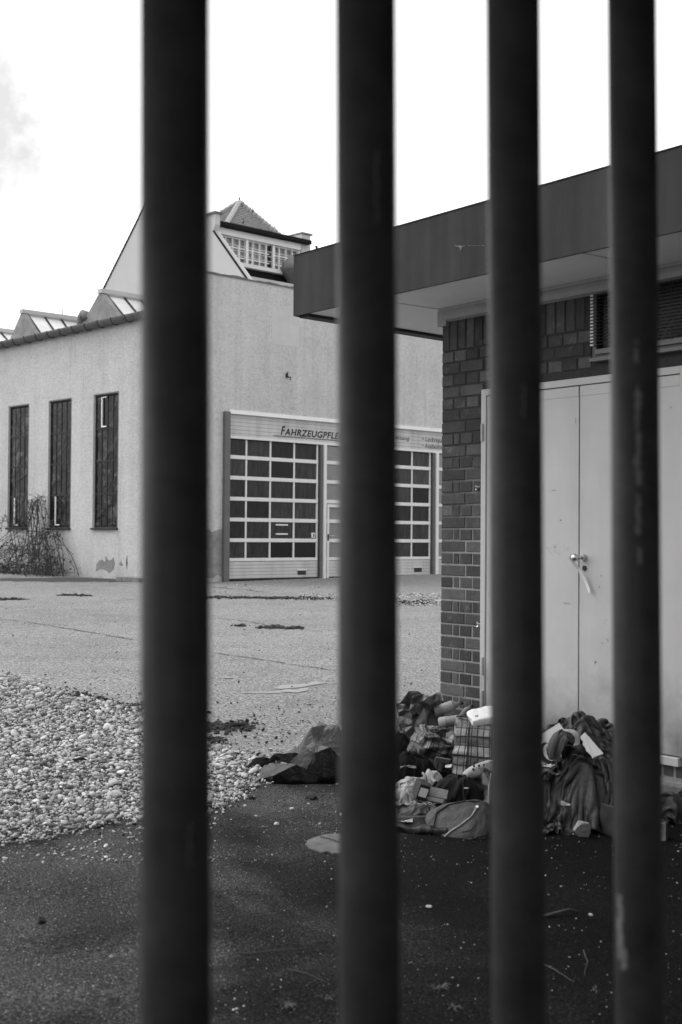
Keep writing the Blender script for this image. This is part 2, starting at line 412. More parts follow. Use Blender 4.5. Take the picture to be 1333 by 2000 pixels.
# pebbles -----------------------------------------------------------
def in_poly(x, y, P):
    c = np.zeros(len(x), bool); n = len(P)
    for i in range(n):
        x0, y0 = P[i]; x1, y1 = P[(i + 1) % n]
        m = ((y0 > y) != (y1 > y)) & (x < (x1 - x0) * (y - y0) / (y1 - y0 + 1e-12) + x0); c ^= m
    return c
def ico(n):
    bm = bmesh.new(); bmesh.ops.create_icosphere(bm, subdivisions=n, radius=1.0)
    r = np.array([v.co[:] for v in bm.verts]), np.array([[v.index for v in f.verts] for f in bm.faces]); bm.free(); return r
(HI_V, HI_F), (LO_V, LO_F) = ico(2), ico(1)
def pebbles(name, xy, size, mat, sink=0.3, base=0.0, flat=0.6, low=False):
    n = len(xy); ICO_V, ICO_F = (LO_V, LO_F) if low else (HI_V, HI_F); rng = np.random.default_rng(len(xy))
    nv = len(ICO_V)
    V = np.repeat(ICO_V[None], n, 0)
    k = rng.normal(size=(n, 3, 3)); k /= np.linalg.norm(k, axis=2, keepdims=True)      # three soft facets per stone
    for j in range(3):
        d = np.einsum('nvc,nc->nv', V, k[:, j]); V = V - (np.clip(d - 0.62, 0, None) * 0.85)[..., None] * k[:, j][:, None, :]
    sc = np.stack([rng.uniform(0.75, 1.35, n), rng.uniform(0.6, 1.0, n), rng.uniform(flat * 0.7, flat * 1.2, n)], 1)
    V = V * sc[:, None, :] * size[:, None, None]
    a = rng.uniform(0, 2 * np.pi, n); tl = rng.normal(0, 0.35, n)
    ct, st = np.cos(tl)[:, None], np.sin(tl)[:, None]
    x, z = V[..., 0] * ct - V[..., 2] * st, V[..., 0] * st + V[..., 2] * ct; V[..., 0], V[..., 2] = x, z
    ca, sa = np.cos(a)[:, None], np.sin(a)[:, None]
    x, y = V[..., 0] * ca - V[..., 1] * sa, V[..., 0] * sa + V[..., 1] * ca; V[..., 0], V[..., 1] = x, y
    V[..., 0] += xy[:, 0:1]; V[..., 1] += xy[:, 1:2]
    V[..., 2] += (GK * xy[:, 1] + base + size * sc[:, 2] * (1 - 2 * sink))[:, None] + (xy[:, 2:3] if xy.shape[1] > 2 else 0)
    Fc = (ICO_F[None] + (np.arange(n) * nv)[:, None, None]).reshape(-1, 3)
    me = bpy.data.meshes.new(name)
    me.vertices.add(n * nv); me.vertices.foreach_set('co', V.reshape(-1).astype(np.float32))
    me.loops.add(Fc.size); me.loops.foreach_set('vertex_index', Fc.reshape(-1).astype(np.int32))
    me.polygons.add(len(Fc)); me.polygons.foreach_set('loop_start', np.arange(0, Fc.size, 3, dtype=np.int32))
    me.polygons.foreach_set('use_smooth', np.ones(len(Fc), bool)); me.update(calc_edges=True)
    return link_mesh(name, me, mat)
rng = np.random.default_rng(3)
gpoly = [(p.x, p.y) for p in rough(gravel_out, 0.04, 5, 5)]
c = rng.uniform((-4.2, 5.4), (0.2, 17.0), (150000, 2))
dens = np.clip((13.5 / c[:, 1]) ** 2 * 0.30, 0, 1)
keep = in_poly(c[:, 0], c[:, 1], gpoly) & (c[:, 0] > -0.30 * c[:, 1] - 0.4) & (rng.uniform(size=len(c)) < dens * .85 + 0.20)
c = c[keep]; c = c + rng.normal(0, .045, c.shape)
hgt = np.array([noise.noise(Vector((x * 0.9, y * 0.9, 3.0))) for x, y in c]) * 0.03 + 0.005
sz = np.clip(rng.lognormal(math.log(0.0084), 0.5, len(c)), 0.007, 0.038) * np.clip(c[:, 1] / 9.0, 0.85, 1.5)
print('gravel', len(c))
g3 = np.column_stack([c, np.clip(hgt, 0, 1)]); nr_ = c[:, 1] < 9.6
tag(pebbles('gravel', g3[nr_], sz[nr_], M['pebble'], 0.15, 0.012), kind='stuff')
tag(pebbles('gravel', g3[~nr_], sz[~nr_], M['pebble'], 0.15, 0.012, low=True), kind='stuff')
# loose stones straying from the gravel and lying over the asphalt
def stray(name, n, box_px, smin, smax, mat, seed, label=None):
    r = np.random.default_rng(seed); out = []
    while len(out) < n:
        px, py = r.uniform(box_px[0], box_px[2]), r.uniform(box_px[1], box_px[3]); p = gp(px, py); out.append((p.x, p.y))
    s = np.clip(r.lognormal(math.log(smin * 1.4), 0.45, n), smin * 0.6, smax)
    return tag(pebbles(name, np.array(out), s, mat, 0.2, 0.006), kind='stuff')
stray('gravel', 90, (280, 1500, 760, 1640), 0.005, 0.018, M['pebble'], 11)
stray('gravel', 420, (-20, 1590, 420, 1690), 0.004, 0.012, M['pebble'], 31)
stray('gravel', 160, (-40, 1310, 300, 1375), 0.005, 0.014, M['pebble'], 32)
stray('gravel', 90, (380, 1450, 560, 1500), 0.005, 0.014, M['pebble'], 33)
stray('grit', 900, (0, 1600, 1333, 2000), 0.0014, 0.0055, M['pebble'], 12)
stray('grit', 420, (400, 1520, 1333, 1700), 0.002, 0.007, M['pebble'], 13)
def cluster(name, spots, smin, smax, mat, seed):
    r = np.random.default_rng(seed); out = []
    for (x0, y0, x1, y1, sx, sy, n) in spots:
        for _ in range(n):
            t = r.uniform(); p = gp(x0 + (x1 - x0) * t + r.normal(0, sx), y0 + (y1 - y0) * t + r.normal(0, sy)); out.append((p.x, p.y))
    s = np.clip(r.lognormal(math.log(smin * 1.4), 0.5, len(out)), smin * 0.5, smax)
    return tag(pebbles(name, np.array(out), s, mat, 0.3, 0.008, 0.45), kind='stuff')
cluster('soil_crumbs', [(30, 1338, 130, 1358, 14, 3.5, 420), (130, 1358, 205, 1372, 12, 4, 420), (150, 1382, 285, 1384, 14, 4.5, 700), (385, 1422, 480, 1419, 12, 4.5, 620), (385, 1446, 436, 1447, 8, 2.5, 260),
        (60, 1345, 285, 1380, 40, 10, 140), (400, 1420, 560, 1440, 30, 22, 110)], 0.006, 0.026, M['clod'], 15)
cluster('soil_crumbs', [(385, 1167, 640, 1170, 10, 1.0, 900), (515, 1226, 585, 1228, 8, .8, 260), (458, 1223, 480, 1223, 4, .4, 40), (775, 1176, 860, 1179, 6, 1.6, 160), (0, 1171, 45, 1171, 4, .5, 150), (120, 1163, 175, 1164, 6, .6, 150)], 0.012, 0.05, M['clod'], 16)
stray('debris', 160, (-20, 1400, 420, 1640), 0.006, 0.018, M['clod'], 41)
stray('debris', 50, (400, 1480, 760, 1620), 0.004, 0.016, M['clod'], 16)
stray('debris', 90, (440, 1360, 700, 1470), 0.004, 0.010, M['clod'], 17)
stray('gravel', 700, (765, 1160, 862, 1184), 0.010, 0.03, M['pebble'], 18)
stray('gravel', 120, (410, 1132, 660, 1170), 0.008, 0.02, M['pebble'], 19)
stray('gravel', 500, (585, 1160, 700, 1172), 0.010, 0.02, M['pebble'], 22)
stray('grit', 350, (0, 1140, 860, 1400), 0.004, 0.013, M['clod'], 21)

# ================================================================== SHADE BLOCKER added out of view (its roof darkens the bars and the near ground)
blocker = empty('shade_blocker', (0, 0, 0))
tag(blocker, 'unseen concrete roof, wall and columns added to shade the bar gate and near ground', 'shade_blocker')
MB().box(-3.0, 4.2, -7, 3.5, 3.2, 3.5).build('roof', M['concrete'], blocker)  # added unseen roof, shades the bars and the near ground
MB().box(1.5, 1.9, -7, 3.3, -0.3, 3.199).build('wall', M['concrete'], blocker)
for y_ in (-6.5, -3.0, 0.2): MB().box(-2.9, -2.6, y_, y_ + .3, -0.3, 3.199).build('shade_blocker_column', M['concrete'], blocker)

# ================================================================== STEEL BAR GATE close to the lens
gate = empty('metal_gate', (0.0194, 1.2, 0)); gate.rotation_euler = (0, R_(-0.61), 0)
tag(gate, 'dark painted gate of round vertical steel bars close in front of the yard', 'gate')
BX, BY, DX, DY = -0.156, 1.21, 0.1836, 0.1813
for i in range(-3, 7):
    mb = MB(); r = 0.0325; mb.lathe([(r, 0), (r, 2.6)], 40)
    o = mb.build('bar', M['fence'], gate); me = o.data
    me.polygons.foreach_set('use_smooth', [len(p.vertices) == 4 for p in me.polygons])
    o.location = (BX + DX * i + {0: -.0014, 1: -.0010, 3: .0038}.get(i, 0), BY + DY * i - 1.2, 0.12)
for z in (0.10, 2.70):
    mb = MB(); a = Vector((BX - DX * 3.5, BY - DY * 3.5 - 1.2, z)); b = Vector((BX + DX * 6.5, BY + DY * 6.5 - 1.2, z))
    t_ = (b - a).normalized(); n_ = Vector((-t_.y, t_.x, 0)) * 0.03
    vs = [a + n_, b + n_, b - n_, a - n_]; mb.add([tuple(v + Vector((0, 0, dz))) for dz in (0, 0.06) for v in vs],
        [(3, 2, 1, 0), (4, 5, 6, 7), (0, 1, 5, 4), (1, 2, 6, 5), (2, 3, 7, 6), (3, 0, 4, 7)])
    mb.build('rail', M['fence'], gate)
# scraped-off paint on the fourth bar: thin raised flakes that follow the tube
def flake(i, z0, z1, ang, wid, seed):
    rnd = random.Random(seed); c = Vector((BX + DX * i + {0: -.0014, 1: -.0010, 3: .0038}.get(i, 0), BY + DY * i, 0)); vs = []; n = 22
    for k in range(n + 1):
        z = z0 + (z1 - z0) * k / n; w = wid * (0.35 + 0.65 * abs(math.sin(k * 1.3 + seed))) * rnd.uniform(0.5, 1.1) * (0.2 if k in (0, n) else 1)
        m = ang + 0.03 * math.sin(k * 0.7 + seed) + rnd.uniform(-.03, .03)
        for s in (-1, 0, 1):
            th = m + s * w; vs.append((c.x + 0.0330 * math.cos(th), c.y + 0.0330 * math.sin(th) - 1.2, z))
    MB().add(vs, [(3 * k + j, 3 * k + j + 1, 3 * k + j + 4, 3 * k + j + 3) for k in range(n) for j in (0, 1)]).build('paint_chip', M['bare_metal'], gate)
flake(3, 1.665, 1.80, R_(-96), 0.17, 1)
flake(3, 1.60, 1.655, R_(-97), 0.12, 2)
flake(3, 1.83, 1.85, R_(-99), 0.10, 5)
flake(3, 1.03, 1.12, R_(-152), 0.22, 3)
flake(3, 1.02, 1.05, R_(-140), 0.22, 4)
flake(1, 1.93, 2.01, R_(-72), 0.05, 6)
flake(0, 1.30, 1.34, R_(-60), 0.05, 7)
flake(2, 1.74, 1.78, R_(-80), 0.05, 8)
flake(3, 1.855, 1.862, R_(-97), 0.06, 9)
flake(3, 1.56, 1.585, R_(-94), 0.10, 10)

# ================================================================== WORKSHOP HALL
G0 = at_depth(439, 1136.5, 31.5)
uh = Vector((math.sin(R_(47)), math.cos(R_(47)), 0))
CO = G0 - uh * 1.40
HF = Frame((CO.x, CO.y, 0), R_(43.0))
gz = G0.z                                  # ground level along the hall
def hfr(px, py): p = HF.hit(1, 0.0, px, py); return p.x, p.z
def hlf(px, py): p = HF.hit(0, 0.0, px, py); return p.y, p.z
hall = empty('workshop_hall', (CO.x, CO.y, 0), R_(43.0))
tag(hall, 'pale rendered workshop hall with tall narrow windows and glazed roll-up gates across the yard', 'building')
gx0, gtop = hfr(447, 806)
_, walltop = hfr(405, 531); walltop -= 0.03
_, eave = hlf(140, 652)
gxR = 20.0
# front wall with the opening of the gate (left of it, above it, and beyond)
HX1 = 26.0
mb = MB(); mb.box(0.0, gx0, 0, 0.4, -0.3, walltop); mb.box(gx0, HX1, 0, 0.4, gtop, walltop); mb.box(gx0 + 14.0, HX1, 0, 0.4, -0.3, gtop)
mb.build('wall', M['render_wall'], hall)
def rag(x0, x1, z, amp, n, seed):
    rnd = random.Random(seed); return [(x0 + (x1 - x0) * i / n, z + rnd.uniform(-amp, amp)) for i in range(n + 1)]
# crumbly coping of the front wall
top = rag(0.0, HX1, walltop + 0.045, 0.02, 240, 2)
MB().prism([(0.0, walltop)] + top + [(HX1, walltop)], 1, -0.03, 0.43).build('coping', M['lead'], hall)
# left wall with three tall window openings
wins = []
for (xa, xb) in ((17.3, 55.3), (96, 138.3), (183.6, 230.3)):
    va, _ = hlf(xb, 900); vb, _ = hlf(xa, 900); wins.append((va, vb))
_, wz1 = hlf(207, 769.5); _, wz0 = hlf(203, 1031)
# further windows down the wall, beyond the frame
step = wins[0][0] - wins[1][0]
for k in range(1, 3): wins.insert(0, (wins[0][0] + step, wins[0][1] + step))
ws = sorted(wins)
mb = MB(); prev = 0.42
for va, vb in ws:
    mb.box(0, 0.36, prev, va, -0.3, eave); mb.box(0, 0.36, va, vb, -0.3, wz0); mb.box(0, 0.36, va, vb, wz1, eave); prev = vb
mb.box(0, 0.36, prev, 32, -0.3, eave); mb.build('wall', M['render_wall'], hall)
MB().box(0.36, HX1, 31.5, 32, -0.3, eave).box(HX1 - 0.4, HX1, 0.4, 31.5, -0.3, eave).build('wall', M['render_wall'], hall)
MB().box(0.03, HX1, 0.4, 31.9, eave - 0.20, eave + 0.06).build('roof', M['roof_felt'], hall)
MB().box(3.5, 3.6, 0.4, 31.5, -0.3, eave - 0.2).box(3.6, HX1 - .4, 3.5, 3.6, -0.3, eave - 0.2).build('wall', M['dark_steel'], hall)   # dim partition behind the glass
# windows
def hall_window(va, vb, idx):
    w = MB(); x0, x1 = 0.04, 0.08; fw = 0.035
    w.box(x0, x1, va, vb, wz0, wz0 + fw).box(x0, x1, va, vb, wz1 - fw, wz1).box(x0, x1, va, va + fw, wz0 + fw, wz1 - fw).box(x0, x1, vb - fw, vb, wz0 + fw, wz1 - fw)
    win = w.build('window', M['dark_steel'], hall)
    W_, H_ = (vb - va - 2 * fw) / 4, (wz1 - wz0 - 2 * fw) / 4
    m = MB()
    for i in range(1, 4): m.box(x0 + .005, x1 - .005, va + fw + W_ * i - .011, va + fw + W_ * i + .011, wz0 + fw, wz1 - fw)
    for j in range(1, 4): m.box(x0 + .002, x1 - .002, va + fw, vb - fw, wz0 + fw + H_ * j - .02, wz0 + fw + H_ * j + .02)
    m.build('glazing_bar', M['dark_steel'], win)
    MB().box(-0.06, 0.04, va - 0.05, vb + 0.05, wz0 - 0.05, wz0 - 0.002).build('sill', M['dark_steel'], win)
    MB().box(-0.004, 0.03, va - 0.03, va - 0.002, wz0, wz1 + 0.03).box(-0.004, 0.03, vb + 0.002, vb + 0.03, wz0, wz1 + 0.03).box(-0.004, 0.03, va - 0.002, vb + 0.002, wz1 + 0.002, wz1 + 0.03).build('frame', M['concrete'], win)
    for i in range(4):
        for j in range(4):
            rnd = random.Random(idx * 50 + i * 4 + j)
            mm = MB().box(-0.003, 0.003, 0.012, W_ - 0.012, 0.021, H_ - 0.021)
            o = mm.build('pane', M['hall_glass'], win); o.location = (0.06, va + fw + W_ * i, wz0 + fw + H_ * j)
            o.rotation_euler = (0, 0, rnd.uniform(-0.01, 0.01))
    def sash(i, j, full):
        ya, yb = va + fw + W_ * i + .02, va + fw + W_ * (i + 1) - .02; za, zb = wz0 + fw + H_ * j + .03, wz0 + fw + H_ * (j + 1) - .03
        m = MB().box(x0 - .03, x0 - .004, yb - .035, yb, za, zb)
        if full & 1: m.box(x0 - .03, x0 - .004, ya - (W_ if full & 4 else 0), yb - .035, za, za + .035)
        if full & 2: m.box(x0 - .03, x0 - .004, ya, yb - .035, zb - .02, zb)
        m.build('sash', M['white_frame'], win)
    return sash
for k, (va, vb) in enumerate(ws):
    sash = hall_window(va, vb, k)
    if k == 0: sash(2, 3, 3); 
    if k in (1, 2): sash(2, 0, 1)
# pale pillar seen through the third window
box('pillar', M['gable_render'], hall, 0.17, 0.22, ws[0][0] + 0.48, ws[0][0] + 0.66, wz0, wz1 - 1.0)
# gutter, half round with brackets, and its board
gxe = -0.13
mb = MB(); n = 10; L0, L1 = 0.42, 32.0; vs = []; fs = []
for y in (L0, L1):
    for k in range(n + 1):
        a = math.pi + math.pi * k / n; vs.append((gxe + 0.13 * math.cos(a), y, eave + 0.13 + 0.15 * math.sin(a)))
for k in range(n): fs.append((k, k + 1, n + 2 + k, n + 1 + k))
mb.add(vs, fs)
gut = mb.build('gutter', M['lead'], hall, smooth=True); sm = gut.modifiers.new('s', 'SOLIDIFY'); sm.thickness = 0.012
v = L0 + 0.3
while v < L1:
    pts = [(gxe + 0.15 * math.cos(math.pi + math.pi * k / 8), v, eave + 0.13 + 0.175 * math.sin(math.pi + math.pi * k / 8)) for k in range(9)]
    MB().tube(pts, 0.014, 4).build('gutter_bracket', M['dark_steel'], gut); v += 0.62
MB().box(0.0, 0.03, 0.42, 32, eave + 0.0, eave + 0.12).build('fascia_board', M['dark_steel'], hall)
dp = MB().tube([(-0.07, 0.3, eave), (-0.07, 0.3, -0.2)], 0.05, 12).build('downpipe', M['lead'], hall, smooth=True)
# lower rough plinth damage patches: slightly proud irregular slabs of bared render
def blob_poly(cx, cz, rx, rz, n, seed, spiky=0.35):
    rnd = random.Random(seed); return [(cx + rx * math.cos(a) * (1 + rnd.uniform(-spiky, spiky)), cz + rz * math.sin(a) * (1 + rnd.uniform(-spiky, spiky))) for a in [2 * math.pi * k / n for k in range(n)]]
def patch_front(pts_px, mat, name='damage_patch', d=0.006):
    P = [hfr(*p) for p in pts_px]; return MB().prism(P, 1, -d, 0.0).build(name, mat, hall)
def patch_left(pts_px, mat, name='damage_patch', d=0.006):
    P = [hlf(*p) for p in pts_px]; return MB().prism(P, 0, -d, 0.0).build(name, mat, hall)
patch_front([(385, 1030), (398, 1036), (407, 1033), (414, 1040), (421, 1036), (427, 1034), (434, 1033), (434, 1128), (425, 1122), (415, 1130), (404, 1126), (380, 1131)], M['render_damaged'])
patch_front([(531, 602), (584, 608), (584, 678), (531, 672)], M['patch_paint'], 'repainted_patch', 0.003)
patch_left([(188, 1116), (189, 1102), (194, 1095), (200, 1093), (206, 1098), (207, 1085), (213, 1096), (220, 1092), (222, 1088), (225, 1100), (223, 1112), (214, 1119), (205, 1112), (197, 1111)], M['render_damaged'])
patch_left([(233, 1102), (237, 1096), (241, 1104), (238, 1106)], M['render_damaged'])
patch_left([(247, 1100), (249, 1084), (249.5, 1100), (248.5, 1112)], M['dark_steel'])
p = hlf(266, 1131); MB().box(-0.45, 0.0, p[0] - 0.8, p[0] + 0.2, gz - 0.15, gz + 0.09).build('step', M['concrete'], hall)
# small wall lamp bracket
px, pz = hfr(560, 736)
wb = MB().box(px - .03, px + .03, -0.03, 0.0, pz - .02, pz + .09).tube([(px, -0.02, pz), (px, -0.16, pz - 0.03), (px, -0.16, pz - 0.10)], 0.018, 6)
wb.tube([(px + 0.02, -0.03, pz + 0.12), (px - 0.02, -0.05, pz + 0.02)], 0.012, 5).build('lamp_bracket', M['dark_steel'], hall)

# ---- glazed gates ------------------------------------------------------
def gx(px, py=950): return hfr(px, py)[0]
def gz_(py, px=445): return hfr(px, py)[1]
MB().box(gx0 - 0.17, gx0 - 0.005, -0.10, 0.10, gz - 0.2, gtop + 0.02).build('steel_post', M['post_paint'], hall, bevel=0.008)
MB().box(gx0, gx0 + 14.0, -0.05, 0.05, gtop - 0.02, gtop + 0.075).build('lintel_flashing', M['white_frame'], hall)
zh1 = gtop - 0.02; zh0 = gz_(853, 449)      # header between these
hd = MB(); nr = 6; xe = gx0 + 14
for k in range(nr):                          # ribbed sheet: shallow profile
    a = zh0 + (zh1 - zh0) * k / nr; b = zh0 + (zh1 - zh0) * (k + 1) / nr
    hd.prism([(0.10, a), (0.035, a + .003), (0.035, b - .006), (0.039, b - .002), (0.10, b)], 0, gx0, xe)
head = hd.build('header_panel', M['sheet'], hall)
MB().box(gx0, xe, 0.02, 0.055, zh0 - 0.03, zh0 + 0.035).build('edge_strip', M['alu'], head)
rows = [gz_(y) for y in (853, 891.3, 932, 973.3, 1014.4, 1055, 1093.5, 1134)]   # rail centres at x=445, top to bottom
def make_door(x0, x1, cols, pane_mat, y=0.10, fw=0.024, handle=None, first=True, solid=True, dark_low=True, colx=None):
    d = empty('garage_door', (0, 0, 0), 0, hall)
    rl = rows[:]; rl[0] = zh0 - 0.03; zb = gz + 0.03
    r = MB()
    for k in range(1, 7):
        h = 0.047 if k < 6 else 0.04
        r.box(x0, x1, y - 0.028, y + 0.03, rl[k] - h, rl[k] + h); 
    for k in range(1, 7):
        h = 0.047 if k < 6 else 0.04
        MB().box(x0, x1, y - 0.028, y + 0.03, rl[k] - h, rl[k] + h).build('rail', M['alu'], d, bevel=0.006)
    cx = colx or [x0 + (x1 - x0) * i / cols for i in range(cols + 1)]
    for i, xx in enumerate(cx):
        a = xx if i == 0 else (xx - fw * 2 if i == len(cx) - 1 else xx - fw)
        for k in range(6):
            t0 = rl[k] - (0.047 if k else 0); t1 = rl[k + 1] + (0.047 if k < 5 else 0.04)
            MB().box(a, a + 2 * fw * (0.6 if i == 0 else 1), y - 0.018, y + 0.03, t1 + .001, t0 - .001).build('mullion', M['alu'], d)
    for i in range(len(cx) - 1):
        for k in range(6):
            rnd = random.Random(i * 7 + k)
            o = MB().box(0.01, cx[i + 1] - cx[i] - 0.01, -0.003, 0.003, 0.02, rl[k] - rl[k + 1] - 0.02).build('pane', pane_mat, d)
            o.location = (cx[i], y + 0.012, rl[k + 1]); o.rotation_euler = (rnd.uniform(-.004, .004), 0, rnd.uniform(-.004, .004))
    # ribbed bottom section
    z1 = rl[6] - 0.05; mb = MB(); nb = 5
    for k in range(nb):
        a = zb + .04 + (z1 - zb - .04) * k / nb; b = zb + .04 + (z1 - zb - .04) * (k + 1) / nb
        mb.prism([(y + .03, a), (y - .022, a + .004), (y - .022, b - .009), (y - .017, b - .003), (y + .03, b)], 0, x0, x1)
    mb.build('kick_panel', M['sheet'], d)
    MB().box(x0, x1, y - .03, y + .03, zb, zb + .04).build('bottom_seal', M['dark_steel'], d)
    return d
c_ = [gx(444.5), gx(485.5), gx(532.5), gx(579), gx(624)]
D1 = make_door(gx(444.5), gx(625.5), 4, M['gate_pane'], colx=c_[:-1] + [gx(625.5)])
def vent(px, py, w=0.19, h=0.10):
    x, z = hfr(px, py)
    f = MB().box(x - w, x + w, 0.070, 0.085, z - h, z + h).build('vent', M['alu'], D1)
    MB().box(x - w + .04, x + w - .04, 0.060, 0.069, z - h + .03, z + h - .03).build('opening', M['black'], f)
def vent2(px, py, w, h, D):
    x, z = hfr(px, py)
    MB().box(x - w, x + w, 0.066, 0.0775, z - h, z + h).build('vent', M['black'], D)
    MB().box(x - w - .03, x + w + .03, 0.060, 0.0775, z + h, z + h + .03).build('vent_frame', M['alu'], D)
vent2(593.5, 1118.5, 0.14, 0.055, D1)
for py in (1025, 1043):
    x, z = hfr(556, py); MB().box(x - .20, x + .20, 0.095, 0.108, z - .018, z + .018).build('sticker', M['alu'], D1)
x, z = hfr(616, 1045.5); MB().box(x - .055, x + .055, 0.060, 0.108, z - .065, z + .065).build('lock_case', M['white_frame'], D1, bevel=.01)
MB().box(x - .015, x + .02, 0.052, 0.059, z - .045, z + .045).build('handle', M['black'], D1)
# posts between bays
def bay_post(pa, pb):
    xa, xb = gx(pa), gx(pb)
    MB().box(xa, xa + (xb - xa) * 0.45, 0.02, 0.25, gz, zh0 - .03).build('steel_post', M['post_paint'], hall)
    MB().box(xa + (xb - xa) * 0.45 + .003, xb, -0.02, 0.25, gz, zh0 - .03).build('steel_post', M['alu'], hall, bevel=.01)
bay_post(628, 638)
xa, xb = gx(638.2), gx(686)
D2 = make_door(xa, xb, 1, M['door_pane'], y=0.06)
# wicket door inside the second bay
zt = gz_(981); x2a = gx(641)
MB().box(x2a, xb - .05, 0.015, 0.031, zt - .05, zt + .03).build('wicket_frame', M['alu'], D2)
MB().box(x2a, x2a + .07, 0.016, 0.030, gz + .04, zt - .051).build('wicket_frame', M['alu'], D2)
hx, hz = hfr(645, 1047)
MB().tube([(hx - .05, 0.0, hz), (hx - .05, -0.04, hz), (hx + .12, -0.04, hz + .005)], 0.014, 6).build('handle', M['steel_shiny'], D2)
MB().box(hx - .075, hx - .03, 0.005, 0.0149, hz - .12, hz + .05).build('lock_case', M['dark_steel'], D2)
xs3 = gx(690)
bay_post(687, 697)
x3e = gx(845.5); x3m = gx(809.3); cw = x3e - x3m; c3 = [x3e - cw * k for k in range(4, -1, -1)]
D3 = make_door(c3[0], c3[-1], 4, M['gate_pane'], colx=c3)
vent2(820.5, 1113, 0.15, 0.06, D3)
bay_post(847.5, 857.2)
x5 = gx(857.8); D4 = make_door(x5, x5 + 1.05, 1, M['door_pane'], y=0.06)
D5 = make_door(x5 + 1.3, x5 + 5.4, 4, M['gate_pane'])
MB().box(gx0, gx0 + 14.0, 0.35, 0.4, gz, gtop).build('wall', M['dark_steel'], hall)
# lettering on the header
def letters(body, px, py, h_px, w_px, probe, parent, shear=0.22, depth=0.004, bold=0.0, space=1.12):
    """text whose part `probe` spans w_px photograph pixels from (px,py), cap height h_px"""
    cu = bpy.data.curves.new('lettering', 'FONT'); cu.body = probe; cu.shear = shear; cu.size = 1.0; cu.extrude = 0; cu.space_character = space; cu.offset = bold
    o = bpy.data.objects.new('lettering', cu); COL.objects.link(o)
    bpy.context.view_layer.update(); w1 = o.dimensions.x
    cu.body = body; x0, z0 = hfr(px, py); x1, _ = hfr(px + w_px, py); _, z1 = hfr(px, py - h_px)
    capr = 0.70
    size = (z1 - z0) / capr
    cu.size = size; sx = (x1 - x0) / (w1 * size)
    o.scale = (sx, 1, 1); cu.extrude = depth / 2
    o.parent = parent; o.location = (x0, 0.031, z0 + 0.0); o.rotation_euler = (math.pi / 2, 0, 0)
    cu.materials.append(M['lettering'])
    dg = bpy.context.evaluated_depsgraph_get(); me = bpy.data.meshes.new_from_object(o.evaluated_get(dg))
    n = bpy.data.objects.new('lettering', me); COL.objects.link(n); n.parent = parent; n.location = o.location; n.rotation_euler = o.rotation_euler; n.scale = o.scale
    bpy.data.objects.remove(o)
    n.name = 'lettering'
    if not me.materials: me.materials.append(M['lettering'])
    return n
letters('F', 550, 848.5, 16.5, 8, 'F', head, bold=0.008)
letters('AHRZEUGPFLEGE', 558.5, 849.3, 12.8, 106, 'AHRZEUGPFLE', head, bold=0.006)
letters('Aufbereitung', 742, 855.3, 8.5, 60, 'Aufbereitung', head, 0.25, bold=0.0)
letters('• Lackreparatur', 826.0, 861.0, 8.8, 38, '• Lackrepa', head, 0.25, bold=0.0)
letters('• Ausbeultechnik', 826.0, 874.0, 8.8, 35, '• Ausbeult', head, 0.25, bold=0.0)
a = hfr(536, 850.5); b = hfr(700, 866)
MB().box(a[0], b[0], 0.029, 0.034, a[1] - .008, a[1] + .008).build('lettering', M['lettering'], head)

# ---- skylights on the flat roof ---------------------------------------------
def skylight(apex, rfoot, lfoot, x0, length, npan, curved=False):
    A = HF.hit(0, x0, *apex); Rf = HF.hit(0, x0, *rfoot); Lf = HF.hit(0, x0, *lfoot)
    s = empty('skylight', (0, 0, 0), 0, hall); zb = eave + 0.04
    # extend the feet down to the roof
    def down(P):
        k = (zb - A.z) / (P.z - A.z); return A.y + (P.y - A.y) * k
    yr, yl = down(Rf), down(Lf)
    MB().prism([(yr, zb), (A.y, A.z), (yl, zb)], 0, x0, x0 + 0.16).build('end_wall', M['skylight_end'], s)
    # glass slope, pane by pane, with bars standing proud
    n = (Vector((0, A.z - zb, A.y - yr)) if False else Vector((0, -(A.z - zb), (yr - A.y) * -1))).normalized()
    n = Vector((0, -(A.z - zb), -(yr - A.y))); n = Vector((0, n.y, abs(n.z))).normalized()
    pw = length / npan
    for k in range(npan):
        xa, xb = x0 + 0.17 + pw * k, x0 + 0.17 + pw * (k + 1)
        q = [Vector((xa, yr, zb)), Vector((xb, yr, zb)), Vector((xb, A.y, A.z - .06)), Vector((xa, A.y, A.z - .06))]
        MB().add([tuple(v) for v in q] + [tuple(v - n * .02) for v in q], [(0, 1, 2, 3), (7, 6, 5, 4), (0, 4, 5, 1), (1, 5, 6, 2), (2, 6, 7, 3), (3, 7, 4, 0)]).build('pane', M['skylight'], s)
        MB().tube([Vector((xa, yr, zb)) + n * .02, Vector((xa, A.y, A.z - .06)) + n * .02], 0.03, 4).build('glazing_bar', M['dark_steel'], s)
    MB().prism([(A.y, A.z - .02), (yl, zb + .0), (yl - .02, zb), (A.y - .12, A.z - .06)], 0, x0 + .17, x0 + .17 + length).build('back_slope', M['gable_render'], s)
    MB().box(x0 - .03, x0 + .17 + length, A.y - .10, A.y + .08, A.z - .05, A.z + .06).build('ridge_cap', M['gable_render'], s)
    return s
skylight((196, 569), (229.6, 614), (170, 616), 0.3, 7.0, 13)
skylight((43, 608.5), (69.8, 651), (19, 665), 0.3, 7.0, 13)
skylight((-128, 651), (-95, 690), (-160, 700), 0.3, 7.0, 13)
skylight((-40, 640), (-14, 672), (-62, 676), 1.2, 7.0, 13)
